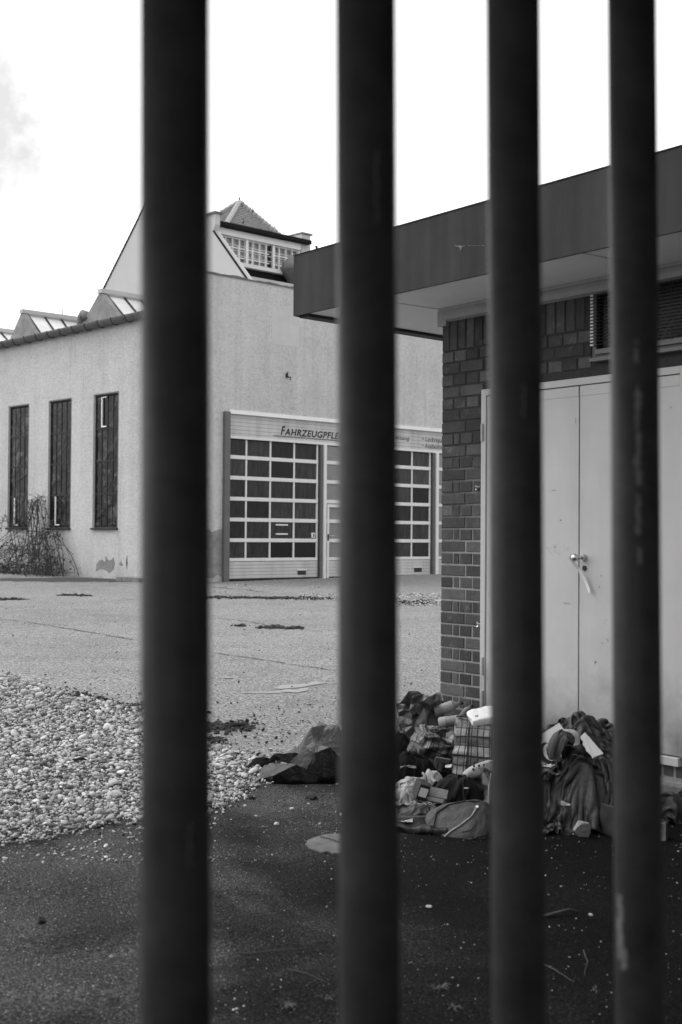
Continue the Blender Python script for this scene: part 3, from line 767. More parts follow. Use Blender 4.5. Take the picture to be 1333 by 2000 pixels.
# swan-neck vent between the first two skylights
V0 = HF.hit(0, 0.35, 158, 632); sc_ = 0.012 * V0.length * 0 + 0.30
va = MB().tube([(0.35, V0.y, eave), (0.35, V0.y, V0.z + .05), (0.35, V0.y - .04, V0.z + .16), (0.35, V0.y - .14, V0.z + .24), (0.35, V0.y - .26, V0.z + .20), (0.35, V0.y - .32, V0.z + .06)],
               [.10, .10, .11, .12, .12, .12], 14).build('vent_pipe', M['concrete'], hall, smooth=True)

# ---- raised gable, dormer with windows and the tiled tower roof -------------------------
RF = HF.hit(1, 0.55, 486, 549); U0 = RF.x
Pn = HF.hit(0, U0, 417, 450); Ptop = HF.hit(0, U0, 421, 416.5); Pl = HF.hit(0, U0, 203, 563)
P280 = HF.hit(0, U0, 280, 408)
ty = Pn.y - 0.02
# left slope continued up to the level of the top
kk = (Ptop.z - P280.z) / (P280.z - Pl.z); Ltop = (P280.y + (P280.y - Pl.y) * kk)
zlow = eave + 0.05
klow = (zlow - Pl.z) / (P280.z - Pl.z); Llow = Pl.y + (P280.y - Pl.y) * klow
krt = (zlow - RF.z) / (Pn.z - RF.z); Rlow = RF.y + (Pn.y - RF.y) * krt
# the two slopes meet in a peak (behind the first bar)
mR = (Pn.z - RF.z) / (Pn.y - RF.y); mL = (P280.z - Pl.z) / (P280.y - Pl.y)
PKy = (P280.z - Pn.z + mR * Pn.y - mL * P280.y) / (mR - mL); PKz = Pn.z + mR * (PKy - Pn.y)
yq = Pn.y + (Ptop.z - Pn.z) / mR
up = MB().prism([(max(Rlow, .41), zlow), (RF.y, RF.z), (Pn.y, Pn.z), (Ptop.y, Pn.z + .15), (Ptop.y, Ptop.z), (max(yq, Ptop.y + .1), Ptop.z), (PKy, PKz), (Llow, zlow)], 0, U0, U0 + 0.16)
Ltop = yq + .3
TW = empty('roof_gable', (0, 0, 0), 0, hall)
up.build('gable_wall', M['gable_render'], TW)
def strip(p, q, w, name, mat, x0, x1):
    p, q = Vector((p[0], p[1])), Vector((q[0], q[1])); t = (q - p).normalized(); n = Vector((t.y, -t.x)) * w
    MB().prism([tuple(p), tuple(q), tuple(q + n), tuple(p + n)], 0, x0, x1).build(name, mat, TW)
strip((RF.y - .02, RF.z), (Pn.y - .02, Pn.z), 0.035, 'verge_strip', M['black_gutter'], U0 - 0.02, U0 + 0.03)
strip((RF.y - .02, RF.z), (Pn.y - .02, Pn.z), 0.03, 'verge_strip', M['gable_render'], U0 + 0.10, U0 + 0.18)
strip((Pl.y + .02, Pl.z), (PKy, PKz + .02), -0.05, 'verge_strip', M['black_gutter'], U0 - 0.02, U0 + 0.16)
MB().box(U0 - .05, U0 + .22, Ptop.y - .05, Ptop.y + .45, Ptop.z, Ptop.z + .05).build('coping', M['lead'], TW)
YW = Pn.y + 0.30                       # plane of the dormer windows
def dw(px, py, y=None): p = HF.hit(1, YW if y is None else y, px, py); return p.x, p.z
xr, _ = dw(583, 480)
_, zgt = dw(500, 452); _, zbm = dw(500, 464); _, zwt = dw(500, 474); _, zwb = dw(500, 528)
# along x the heights at one row are constant, so take them at the middle
xl = U0 + 0.17
MB().box(xl, xr + .25, YW - .30, YW - .12, zgt - .12, zgt + .0).build('gutter', M['black_gutter'], TW, bevel=.02)
MB().box(xl, xr, YW - .12, YW + .1, zwt + .02, zgt - .02).build('head_beam', M['white_frame'], TW)
MB().box(xl, xr, YW + .06, YW + .10, zwb - .05, zwt + .02).build('window_back', M['dormer_glass'], TW)
nb = 13; bw = (xr - xl) / 13.0
dwn = empty('window', (0, 0, 0), 0, TW)
for k in range(nb + 1):
    w = .04 if k % 4 == 1 else .013
    MB().box(xl + bw * k - w, xl + bw * k + w, YW - .02 - (.04 if k % 4 == 1 else 0), YW + .05, zwb, zwt + .02).build('mullion', M['white_frame'], TW)
for j in range(0, 4):
    z = zwb + (zwt - zwb) * j / 3.0
    MB().box(xl, xr, YW - .015, YW + .045, z - .013, z + .013).build('glazing_bar', M['white_frame'], TW)
MB().box(xl + bw * 9 - .12, xl + bw * 9 - .07, YW - .03, YW + .04, zwb, zwt).build('open_gap', M['black'], TW)
bpy.data.objects.remove(dwn)
MB().box(xl, xr, YW - .6, YW + .1, zwb - .12, zwb - .02).build('sill', M['alu'], TW)
MB().box(xl, xr, YW - .45, YW + .1, zwb - .42, zwb - .12).build('apron', M['black_gutter'], TW)
MB().box(xl, xr, YW - .9, YW + .1, zlow, zwb - .42).build('apron', M['gable_render'], TW)
rl = MB()
for z in (zwb + .42, zwb + .29, zwb + .16): rl.tube([(xl - .1, YW - .55, z), (xr, YW - .55, z)], .010, 4)
for k in range(2, 14, 2): rl.tube([(xl + bw * k, YW - .55, zwb - .1), (xl + bw * k, YW - .55, zwb + .42)], .017, 4)
rl.build('railing', M['alu'], TW)
# side wall stub at the far end, with its coping, and a rain pipe
S1 = HF.hit(1, YW, 593, 478)
MB().box(xr + .02, xr + .35, YW - .12, YW + 4.0, zwb, zgt + .18).build('gable_wall', M['gable_render'], TW)
MB().box(xr - .0, xr + .40, YW - .16, YW + 4.0, zgt + .18, zgt + .22).build('coping', M['lead'], TW)
MB().tube([(xr + .5, YW - .2, zgt - .1), (xr + .55, YW - .2, zgt - .25), (xr + .55, YW - .2, zwb - .3)], .035, 6).build('downpipe', M['dark_steel'], TW)
MB().box(xl, xr, YW + .11, YW + 4.0, zlow, zgt).build('roof_body', M['gable_render'], TW)
# tower roof
FL = HF.hit(1, YW - .1, 443, 441); FR = HF.hit(1, YW - .1, 546, 464)
wR = FR.x - FL.x; zb = (FL.z + FR.z) / 2 + .03
A0 = HF.hit(1, YW - .1 + wR / 2, 468, 396.5)
base = [(FL.x, YW - .1), (FL.x + wR, YW - .1), (FL.x + wR, YW - .1 + wR), (FL.x, YW - .1 + wR)]
TR = empty('tower_roof', (0, 0, 0), 0, hall)
apx = Vector((A0.x, YW - .1 + wR / 2, A0.z))
mb = MB(); nc = 15
for s in range(4):
    a = Vector((*base[s], zb)); b = Vector((*base[(s + 1) % 4], zb))
    out = Vector(((b - a).y, -(b - a).x, 0)).normalized() * .035
    for k in range(nc):
        t0, t1 = k / nc, (k + 1) / nc
        q = [a.lerp(apx, t0) + out, b.lerp(apx, t0) + out, b.lerp(apx, t1), a.lerp(apx, t1)]
        q2 = [a.lerp(apx, t0), b.lerp(apx, t0)]
        nn = len(mb.v); mb.add(q + q2, [(0, 1, 2, 3), (4, 5, 1, 0)])
        if s in (0, 3):                    # upright tile joints in the near courses
            m_ = max(1, int(24 * (1 - t0)))
            for j in range(m_):
                f0 = (j + (.5 if k % 2 else 0.0)) / m_
                p0 = q[0].lerp(q[1], f0); p1 = q[3].lerp(q[2], f0); d_ = (b - a).normalized() * .012; e = out.normalized() * .012
                mb.add([p0 - d_ + e, p0 + d_ + e, p1 + d_ + e * .6, p1 - d_ + e * .6], [(0, 1, 2, 3)])
tl = mb.build('roof_tiles', M['tile'], TR); tl['kind'] = 'stuff'
for k, s in enumerate(base):
    a = Vector((*s, zb)); hp_ = MB()
    for j in range(12):
        p, q = a.lerp(apx, j / 12), a.lerp(apx, (j + 1.05) / 12); hp_.tube([p + Vector((0, 0, .03)), q + Vector((0, 0, .03))], [.085, .06], 6)
    hp_.build('hip_tiles', M['gable_render'] if k == 0 else M['tile'], TR)
MB().tube([apx, apx + Vector((0, 0, .16))], .02, 5).build('finial', M['dark_steel'], TR)
MB().box(FL.x - .1, FL.x + wR + .1, YW - .18, YW + wR, zb - .10, zb).build('eaves_board', M['black_gutter'], TR)
for (px, py) in ((480, 415), (462, 437), (523, 450)):
    q = HF.hit(1, YW + .35, px, py); MB().tube([(q.x, q.y - .3, q.z + .08), (q.x, q.y - .34, q.z), (q.x - .02, q.y - .3, q.z - .05)], .018, 5).build('snow_hook', M['dark_steel'], TR)
# cowl of a roof ventilator
Cw = HF.hit(1, 1.6, 574, 528); s_ = 0.0125
MB().lathe([(.10, -.40), (.14, -.36), (.36, -.02), (.37, .02), (.30, .18), (.12, .36), (.02, .44)], 24, (Cw.x, 1.6, Cw.z)).build('ventilator_cowl', M['lead'], hall, smooth=True)
MB().tube([(Cw.x, 1.6, Cw.z - .4), (Cw.x, 1.6, eave)], .10, 12).build('vent_pipe', M['lead'], hall, smooth=True)
# house roof far behind the hall
o = HF.hit(0, -2.0, 20, 630); q0 = at_depth(-260, 560 + 20, 75); q1 = at_depth(34, 617, 62)
far_h = empty('tiled_house', (q1.x, q1.y, 0), R_(-47)); 
tag(far_h, 'house with a dark tiled roof showing behind the skylights at far left', 'house')
hh = q1.z
MB().box(-16, 0, 0.2, 8, 0, hh - 1.7).build('wall', M['gable_render'], far_h)
rt = MB(); nn = 16
for k in range(nn):
    z0, z1 = hh - 1.9 + 1.9 * k / nn, hh - 1.9 + 1.9 * (k + 1) / nn; y0, y1 = 0 + 3.0 * k / nn, 3.0 * (k + 1) / nn
    rt.add([(-16, y0 - .05, z0), (0.2, y0 - .05, z0), (0.2, y1, z1), (-16, y1, z1), (-16, y0, z0 - .04), (0.2, y0, z0 - .04)], [(0, 1, 2, 3), (4, 5, 1, 0)])
    for j in range(60):
        x = -16 + .27 * j + (.13 if k % 2 else 0); rt.add([(x, y0 - .09, z0 + .02), (x + .06, y0 - .09, z0 + .02), (x + .06, y1 - .03, z1 + .02), (x, y1 - .03, z1 + .02)], [(0, 1, 2, 3)])
rt.add([(-16, 3, hh), (.2, 3, hh), (.2, 6, hh - 1.9), (-16, 6, hh - 1.9)], [(0, 1, 2, 3)])
r_ = rt.build('roof_tiles', M['tile'], far_h); r_['kind'] = 'stuff'
MB().box(-16, .25, 2.85, 3.15, hh - .05, hh + .12).build('ridge', M['gable_render'], far_h)
MB().tube([(-.9, 3, hh), (-.9, 3, hh + .8)], .02, 4).build('aerial', M['dark_steel'], far_h)

# ================================================================== BRICK OUTBUILDING on the right
P0 = at_depth(862, 1050, 9.13)
a_dir = Vector((math.sin(R_(38)), -math.cos(R_(38)), 0))
NR = math.atan2(a_dir.y, a_dir.x)
NF = Frame((P0.x, P0.y, 0), NR)
ob = empty('brick_outbuilding', (P0.x, P0.y, 0), NR)
tag(ob, 'low brick outbuilding with flat overhanging roof and pale steel double door', 'building')
def nw(px, py, y=0.0): p = NF.hit(1, y, px, py); return p.x, p.z
gl = zg(8.0)
_, z_brtop = nw(880, 618)
dx0, _ = nw(943.5, 1000); _, dz1 = nw(1054, 748.5); _, dz0 = nw(1053, 1432)
dxm, _ = nw(1134, 1000); dx1, _ = nw(1331, 1000)
SOF = EYE + 1.6
c573 = NF.hit(2, SOF, 573.3, 614.7); YF = c573.y; XF = c573.x
far_ = NF.hit(2, SOF, 862, 662)
LEN = 7.0
wx0, _ = nw(1160, 650); _, wz_t = nw(1165, 566); _, wz_b = nw(1163, 700); wx1 = wx0 + 1.5
kerb_top = nw(1333, 1522)[1]
# mortar body
mb = MB(); D = 0.30; m0 = 0.0055
frame_r = dx1 + .05
mb.box(0.004, dx0, m0, D, -0.1, SOF); mb.box(dx0, wx0, m0, D, dz1, SOF); mb.box(wx0, wx1, m0, D, dz1, wz_b); mb.box(wx0, wx1, m0, D, wz_t, SOF)
mb.box(wx1, LEN, m0, D, dz1, SOF); mb.box(frame_r, LEN, m0, D, -0.1, dz1); mb.box(dx0, frame_r, m0, D, -0.1, dz0)
mb.box(0.004, D, D, 4.2, -0.1, SOF); mb.box(D, LEN, 3.9, 4.2, -0.1, SOF)
mb.build('wall', M['mortar'], ob)
box('room_back', M['black'], ob, wx0 - .2, wx1 + .2, D + .35, D + .4, dz1, SOF)
# bricks one by one
BH, BL, BW, J = 0.0713, 0.24, 0.115, 0.012
meshes = {}
def brick_mesh(l, h, var):
    key = (round(l, 3), round(h, 3), var)
    if key in meshes: return meshes[key]
    rnd = random.Random(hash(key) & 0xffff); b = 0.004
    mb = MB(); y0, y1 = 0.0, 0.05
    def jit(): return rnd.uniform(-.0016, .0016)
    o = [(0, y1, 0), (l, y1, 0), (l, y1, h), (0, y1, h)]; m_ = [(0, b, 0), (l, b, 0), (l, b, h), (0, b, h)]
    f = [(b + jit(), y0, b + jit()), (l - b + jit(), y0, b + jit()), (l - b + jit(), y0, h - b + jit()), (b + jit(), y0, h - b + jit())]
    mb.add(o + m_ + f, [(4 + i, 4 + (i + 1) % 4, 8 + (i + 1) % 4, 8 + i) for i in range(4)] + [(i, (i + 1) % 4, 4 + (i + 1) % 4, 4 + i) for i in range(4)] + [(8, 9, 10, 11)])
    meshes[key] = mb.mesh('brick'); meshes[key].materials.append(M['brick']); return meshes[key]
nbr = 0
def brick(x, z, l, h=BH, side=False):
    global nbr
    nbr += 1
    o = bpy.data.objects.new('brick', brick_mesh(l, h, nbr % 4)); COL.objects.link(o); o.parent = ob
    o.location = (x, random.uniform(-0.0025, 0.0025), z + random.uniform(-.0012, .0012)); o.rotation_euler = (0, random.uniform(-.004, .004), random.uniform(-.006, .006))
    return o
P = BH + J
zc = z_brtop - BL            # under the soldier course
z = zc - P; k = 0
pier_w = dx0 - 0.004
while z > kerb_top - 0.02:
    # pier courses
    if k < 6:
        row = [.115, .115, .115] if k % 2 == 0 else [.18, .24]
    else: row = [.24, .24] if k % 2 == 0 else [.115, .055, .115, .115]
    x = 0.0
    for l in row:
        l2 = min(l, pier_w - x)
        if l2 > .03: brick(x, z, l2)
        x += l + J
    # fill the pier up to the opening or run on above the door
    if z > dz1:
        while x < LEN and x < 3.1:
            l = (.24 if (k % 2 and random.random() < .75) else .115) if k < 6 else .24
            xe = x + l
            if not (xe > wx0 - .02 and x < wx1 + .02 and z + BH > wz_b - .03 and z < wz_t):
                brick(x, z, l)
            elif x < wx0 - .05: brick(x, z, wx0 - .02 - x)
            x = xe + J
    z -= P; k += 1
# soldier course under the roof
x = 0.0; 
while x < 3.1:
    if not (x + .071 > wx0 and x < wx1): brick(x, zc, .0713, BL)
    x += .0713 + J
# upright bricks below the door
x = dx0 + .02
while x < 2.9:
    zz = kerb_top
    brick(x, zz + .002, .0713, max(.05, dz0 - kerb_top - .055) if x < frame_r else .2); x += .0713 + J * 1.4
print('bricks', nbr)
# concrete footing
mb = MB(); n = 40; xs_ = [-.12 + 7.2 * i / n for i in range(n + 1)]; rnd = random.Random(4)
MB().box(-.12, LEN, -.10, D, -.15, kerb_top - .004).build('footing', M['concrete'], ob, bevel=.025)
# roof slab with fascia
sl = Vector((far_.x - XF, far_.y - YF, 0)).normalized()
yb_ = 4.6; xb_ = XF + sl.x / sl.y * (yb_ - YF)
_, FT = nw(574.5, 500, YF)
poly = [(XF, YF), (LEN, YF), (LEN, yb_), (xb_, yb_)]
RS = MB().prism([(p[0] + .02 * (i in (0, 3)), p[1] + .02 * (i < 2)) for i, p in enumerate(poly)], 2, SOF, FT - .02).build('roof', M['soffit'], ob)
MB().prism([(XF, YF), (LEN, YF), (LEN, YF + .018), (XF + .018, YF + .018)], 2, SOF - .012, FT).build('fascia', M['fascia'], ob)
q0, q1 = Vector((XF, YF + .019)), Vector((xb_, yb_)); nn_ = Vector((sl.y, -sl.x))
MB().prism([tuple(q0), tuple(q1), tuple(q1 + nn_ * .018), tuple(q0 + nn_ * .018)], 2, SOF - .012, FT).build('fascia', M['fascia'], ob)
i0 = q0 + nn_ * .022 + Vector((sl.x, sl.y)) * .02; i1 = q1 + nn_ * .022
MB().prism([tuple(i0), tuple(i1), tuple(i1 + nn_ * .15), (i0.x + .10, i0.y + .015)], 2, SOF - .022, SOF - .001).build('edge_batten', M['fascia_dark'], ob)
MB().box(XF - .004, LEN, YF - .004, YF + .05, FT, FT + .006).build('edge_trim', M['black_gutter'], ob)
MB().prism([(XF - .005, YF + .06), (LEN, YF + .06), (LEN, yb_), (xb_ - .005, yb_)], 2, FT - .005, FT + .01).build('roof_felt', M['roof_felt'], ob)
for sx in (0.05, 1.9, 3.9): MB().box(sx, sx + .006, YF + .02, -.05, SOF - .003, SOF - .0005).build('soffit_joint', M['trim'], ob)
M['cove'] = simple('cove', 0.34, .8, .15, 5)
# cove trim where soffit meets the wall
cv = [(-.10, SOF - .001), (-.10, SOF - .022), (-.075, SOF - .028), (-.055, SOF - .045), (-.045, SOF - .075), (-.004, SOF - .085), (-.004, SOF - .001)]
MB().prism(cv, 0, .07, LEN).build('cove_trim', M['cove'], ob)
MB().box(-.02, .069, -.03, .25, SOF - .11, SOF - .001).build('cove_trim', M['cove'], ob)
# scab on the fascia
rnd = random.Random(8)
def scab(pts, mat):
    P = [nw(px, py, YF) for px, py in pts]; MB().prism(P, 1, YF - .0025, YF - .0003).build('paint_scab', mat, ob)
scab([(889, 478.5), (893, 480), (899, 479.6), (905, 480.4), (909, 479.5), (908, 481.5), (903, 482), (902.5, 489), (901.5, 483), (900, 492), (899, 484), (896, 481.8), (891, 481)], M['concrete'])
for x0_ in (915, 923, 931, 940):
    P = [nw(x0_ + k * 1.6, 480 + rnd.uniform(-.8, .8), YF) for k in range(5)]; MB().tube([(p[0], YF - .001, p[1]) for p in P], .0014, 4).build('paint_scab', M['concrete'], ob)

# steel double door
dr = empty('door', (0, 0, 0), 0, ob)
fr = 0.045
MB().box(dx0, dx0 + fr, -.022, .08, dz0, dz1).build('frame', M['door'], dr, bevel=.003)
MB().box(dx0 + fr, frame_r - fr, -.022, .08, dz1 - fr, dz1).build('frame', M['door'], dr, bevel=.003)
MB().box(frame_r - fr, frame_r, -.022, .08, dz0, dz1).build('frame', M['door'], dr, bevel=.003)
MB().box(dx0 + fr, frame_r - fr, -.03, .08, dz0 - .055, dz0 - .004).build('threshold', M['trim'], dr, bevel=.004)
def leaf(x0, x1, z0, z1):
    m = MB(); y = -.012; e = .055
    m.box(x0, x1, y, .04, z0, z1)
    o = m.build('leaf', M['door'], dr, bevel=.003)
    MB().box(x0 + .002, x1 - .002, y - .003, y - .0003, z1 - .065, z1 - .003).build('top_flange', M['door'], o, bevel=.001)
    return o
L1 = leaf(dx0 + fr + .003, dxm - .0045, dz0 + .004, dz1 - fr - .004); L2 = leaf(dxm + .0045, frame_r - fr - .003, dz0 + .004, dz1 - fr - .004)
box('gap', M['black'], dr, dxm - .004, dxm + .004, .03, .04, dz0, dz1 - fr)
for py in (845, 1300, 1365):
    x_, z_ = nw(948, py); MB().lathe([(.007, -.06), (.009, -.058), (.009, 0), (.007, .001), (.009, .002), (.009, .058), (.007, .06)], 10, (x_, -.03, z_)).build('hinge', M['door'], dr, smooth=False)
# handle: round rose, stub, ball knob, with a hanging pale strap and keyhole plate
kx, kz = nw(1144, 1089)
MB().tube([(kx, -.014, kz), (kx, -.034, kz)], .022, 20).build('rose', M['galv'], dr)
kb = MB(); kb.tube([(kx, -.034, kz), (kx, -.075, kz)], .011, 14)
kb.lathe([(.001, -.026), (.014, -.022), (.023, -.011), (.026, 0), (.023, .011), (.014, .022), (.001, .026)], 20, (kx - .004, -.095, kz))
kb.build('knob', M['steel_shiny'], dr, smooth=True)
MB().tube([(kx + .006, -.013, kz - .066), (kx + .006, -.020, kz - .066)], .017, 6).build('keyhole', M['black'], dr)
# strap tied over the knob and hanging down to the right
st = MB(); path = [(kx - .022, -.11, kz + .020), (kx - .040, -.10, kz + .006), (kx - .034, -.07, kz - .030), (kx - .010, -.045, kz - .075), (kx + .020, -.034, kz - .125), (kx + .050, -.030, kz - .180), (kx + .072, -.036, kz - .222)]
vs = []
for i, p in enumerate(path):
    w = .013; vs += [(p[0] - w * .85, p[1], p[2] - w * .5), (p[0] + w * .85, p[1] - .004, p[2] + w * .5)]
st.add(vs, [(2 * i, 2 * i + 1, 2 * i + 3, 2 * i + 2) for i in range(len(path) - 1)])
so_ = st.build('door_strap', M['strap']); so_.parent = None; so_.matrix_world = NF.M
m = so_.modifiers.new('s', 'SOLIDIFY'); m.thickness = .004
m = so_.modifiers.new('u', 'SUBSURF'); m.levels = 2; m.render_levels = 2
tag(so_, 'pale strip of plastic hanging from the ball knob of the steel door', 'strap')
lk = empty('fixing', (0, 0, 0), 0, ob)
for (px, py) in ((938, 1219), (935, 952)):
    x_, z_ = nw(px, py); MB().tube([(x_ - .02, -.005, z_ + .01), (x_ + .004, -.03, z_ + .004), (x_ + .02, -.01, z_)], .008, 6).tube([(x_ - .004, -.004, z_), (x_ - .006, -.02, z_ - .022)], .007, 6).build('hook', M['galv'], lk)
# small scratches and dents on the door
for (px, py, w, ang) in ((1128, 822, .03, 88), (1314, 796, .014, -40), (1110, 1178, .05, 2), (1085, 958, .03, -5), (1190, 1250, .03, -50), (1180, 1256, .02, -30)):
    x_, z_ = nw(px, py); c_, s_ = math.cos(R_(ang)) * w, math.sin(R_(ang)) * w
    MB().tube([(x_ - c_ / 2, -.0165, z_ - s_ / 2), (x_, -.0168, z_ + .002), (x_ + c_ / 2, -.0165, z_ + s_ / 2)], .0012, 4).build('scratch', M['concrete'] if px != 1314 else M['black'], dr)
for poly_ in ([(1056, 1062), (1061, 1066), (1062, 1074), (1058, 1080)], [(1066, 1064), (1072, 1070), (1078, 1068)], [(1074, 1069), (1079, 1082)], [(1088, 1060), (1084, 1068), (1087, 1077), (1096, 1081)], [(1085, 1068), (1091, 1066)], [(1101, 1062), (1106, 1070), (1111, 1073), (1113, 1066)]):
    pts = [(nw(*q)[0], -.0166, nw(*q)[1]) for q in poly_]; MB().tube(pts, .0012, 4).build('scratch', M['strap'], dr)

M['carton_sill'] = simple('sill_paint', 0.16, .7, .1, 5)
# window with lowered venetian blind
wn_ = empty('window', (0, 0, 0), 0, ob); f = .035
for b_ in ((wx0, wx0 + f, wz_b, wz_t), (wx1 - f, wx1, wz_b, wz_t), (wx0 + f, wx1 - f, wz_b, wz_b + f), (wx0 + f, wx1 - f, wz_t - f, wz_t)):
    MB().box(b_[0], b_[1], -.012, .05, b_[2], b_[3]).build('frame', M['slat'], wn_, bevel=.003)
MB().box(wx0, wx1 + .03, -.045, .05, wz_b - .026, wz_b - .002).build('sill', M['carton_sill'], wn_, bevel=.004)
MB().box(wx0 + f, wx1 - f, -.03, -.013, wz_b + .02, wz_b + .05).build('blind_bottom_rail', M['carton_sill'], wn_)
z = wz_b + .075; 
while z < wz_t - .03:
    mb = MB(); vs = []; xa, xb = wx0 + .012, wx1 - .02
    mb.add([(xa, -.034, z), (xb, -.034, z), (xb, -.020, z + .007), (xa, -.020, z + .007), (xb, -.014, z + .004), (xa, -.014, z + .004)], [(0, 1, 2, 3), (3, 2, 4, 5)])
    mb.build('slat', M['slat'], wn_)
    box('slat_clip', M['alu'], wn_, wx0 + .006, wx0 + .030, -.041, -.036, z - .002, z + .009)
    z += .0205
for x_ in (wx0 + .62, wx0 + 1.2):
    MB().tube([(x_, -.038, wz_t - .03), (x_, -.038, wz_b + .04)], .0018, 4).build('blind_cord', M['black'], wn_)
cx_ = wx0 + .52; MB().tube([(cx_ + .1, -.04, wz_b + .07), (cx_ + .03, -.05, wz_b + .12), (cx_, -.05, wz_b + .06), (cx_ + .03, -.05, wz_b + .035), (cx_ + .12, -.045, wz_b + .16)], .002, 4).build('blind_cord', M['slat'], wn_)
MB().box(wx0 + f, wx1 - f, .02, .026, wz_b + f, wz_t - f).build('pane', M['gate_pane'], wn_)

# ================================================================== THINGS ON THE GROUND
# a small position-based cloth solver: surfaces start too large for their place and fall into folds
def solve(V, E, L, st, cols, steps=70, iters=8, g=9.8, dt=0.02, fric=0.6, pin=None, bound=None):
    i, j = E[:, 0], E[:, 1]; n = len(V)
    deg = np.bincount(np.concatenate([i, j]), minlength=n).astype(float); deg[deg == 0] = 1
    vel = np.zeros_like(V); idx = np.concatenate([i, j])
    for s in range(steps):
        old = V.copy(); vel[:, 2] -= g * dt; vel *= 0.94; V = V + vel * dt
        for it in range(iters):
            d = V[j] - V[i]; ln = np.sqrt((d * d).sum(1)) + 1e-9
            c = d * ((ln - L) / ln * 0.5 * st)[:, None]
            for k in range(3): V[:, k] += np.bincount(idx, np.concatenate([c[:, k], -c[:, k]]), n) / deg * 1.7
            if pin is not None: V[pin[0]] = pin[1]
            for (cx, cy, cz, rx, ry, rz, p) in cols:
                q = (V - (cx, cy, cz)) / (rx, ry, rz); m = (np.abs(q) ** p).sum(1) ** (1.0 / p)
                h = m < 1
                if h.any():
                    qq = q[h] / np.maximum(m[h], 0.15)[:, None]; new = qq * (rx, ry, rz) + (cx, cy, cz)
                    V[h] = new; V[h, :2] = V[h, :2] * (1 - fric * .3) + old[h, :2] * fric * .3
            if bound is not None:
                q = V[:, :2] / bound; m = (np.abs(q) ** 3).sum(1) ** (1 / 3.); h = m > 1
                if h.any(): V[h, :2] /= m[h][:, None]
            gz_l = GK * 0 + 0.004; h = V[:, 2] < gz_l
            if h.any(): V[h, 2] = gz_l; V[h, :2] = V[h, :2] * (1 - fric) + old[h, :2] * fric
        vel = (V - old) / dt; sp = np.sqrt((vel ** 2).sum(1)); k = sp > 2.5; vel[k] *= (2.5 / sp[k])[:, None]
    return V
def grid_topology(nx, ny, wrap=False):
    I = lambda a, b: b * nx + (a % nx if wrap else a)
    E = []; T = []; mx = nx if wrap else nx - 1
    for b in range(ny):
        for a in range(nx):
            if a < mx: E.append((I(a, b), I(a + 1, b))); T.append(0)
            if b < ny - 1: E.append((I(a, b), I(a, b + 1))); T.append(0)
            if a < mx and b < ny - 1: E += [(I(a, b), I(a + 1, b + 1)), (I(a + 1, b), I(a, b + 1))]; T += [1, 1]
            if wrap or a < nx - 2: E.append((I(a, b), I(a + 2, b))); T.append(2)
            if b < ny - 2: E.append((I(a, b), I(a, b + 2))); T.append(2)
    Fq = [(I(a, b), I(a + 1, b), I(a + 1, b + 1), I(a, b + 1)) for b in range(ny - 1) for a in range(mx)]
    return np.array(E), np.array(T), Fq
def finish(name, V, Fq, mat, at, rot=0.0, thick=0.003, rest=None, sub=1, parent=None, smooth=True):
    me = bpy.data.meshes.new(name); me.from_pydata(V.tolist(), [], Fq); me.update()
    if smooth: me.polygons.foreach_set('use_smooth', [True] * len(me.polygons))
    if rest is not None:
        a = me.attributes.new('rest', 'FLOAT_VECTOR', 'POINT'); a.data.foreach_set('vector', np.asarray(rest, np.float32).reshape(-1))
    o = link_mesh(name, me, mat, parent); o.location = at; o.rotation_euler = (0, 0, rot)
    if thick: m = o.modifiers.new('t', 'SOLIDIFY'); m.thickness = thick; m.offset = 0
    if sub: m = o.modifiers.new('u', 'SUBSURF'); m.levels = sub; m.render_levels = sub
    return o
def fold_field(rest, seed, freq, aniso, ang):
    c, s_ = math.cos(ang), math.sin(ang); out = np.zeros(len(rest))
    for n_, v in enumerate(rest):
        x = v[0] * c + v[1] * s_ + v[2] * .45; y = -v[0] * s_ + v[1] * c - v[2] * .55
        w = noise.noise_vector(Vector((x * 3, y * 3, v[2] * 3 + seed)))
        p = Vector((x * freq + w.x * 1.3, y * freq * aniso + w.y * 1.3, v[2] * freq * .6 + seed * 2.7))
        a = 1 - abs(noise.noise(p)) * 3.2; b = 1 - abs(noise.noise(p * 2.1 + Vector((5, 2, 1)))) * 3.2
        out[n_] = max(a, -.6) + .45 * max(b, -.6) - .5
    return out
def fold_mesh(V, Fq, rest, seed, amp, freq, aniso=.35, ang=.6):
    f = np.array([q[:4] for q in Fq if len(q) >= 4]) if len(Fq[0]) == 4 else np.array(Fq)
    a = V[f[:, 1]] - V[f[:, 0]]; b = V[f[:, 2]] - V[f[:, 0]]; n_ = np.cross(a, b); N = np.zeros_like(V)
    for k in range(f.shape[1]): np.add.at(N, f[:, k], n_)
    N /= np.linalg.norm(N, axis=1)[:, None] + 1e-9
    if (N[:, 2].mean() < 0) : N = -N
    V = V + N * (fold_field(rest, seed, freq, aniso, ang) * amp)[:, None]; V[:, 2] = np.maximum(V[:, 2], .002); return V
def noisy(V, scale, amp, seed):
    return np.array([noise.noise_vector(Vector((v[0] * scale + seed * 3.1, v[1] * scale, v[2] * scale + seed)))[:] for v in V]) * amp
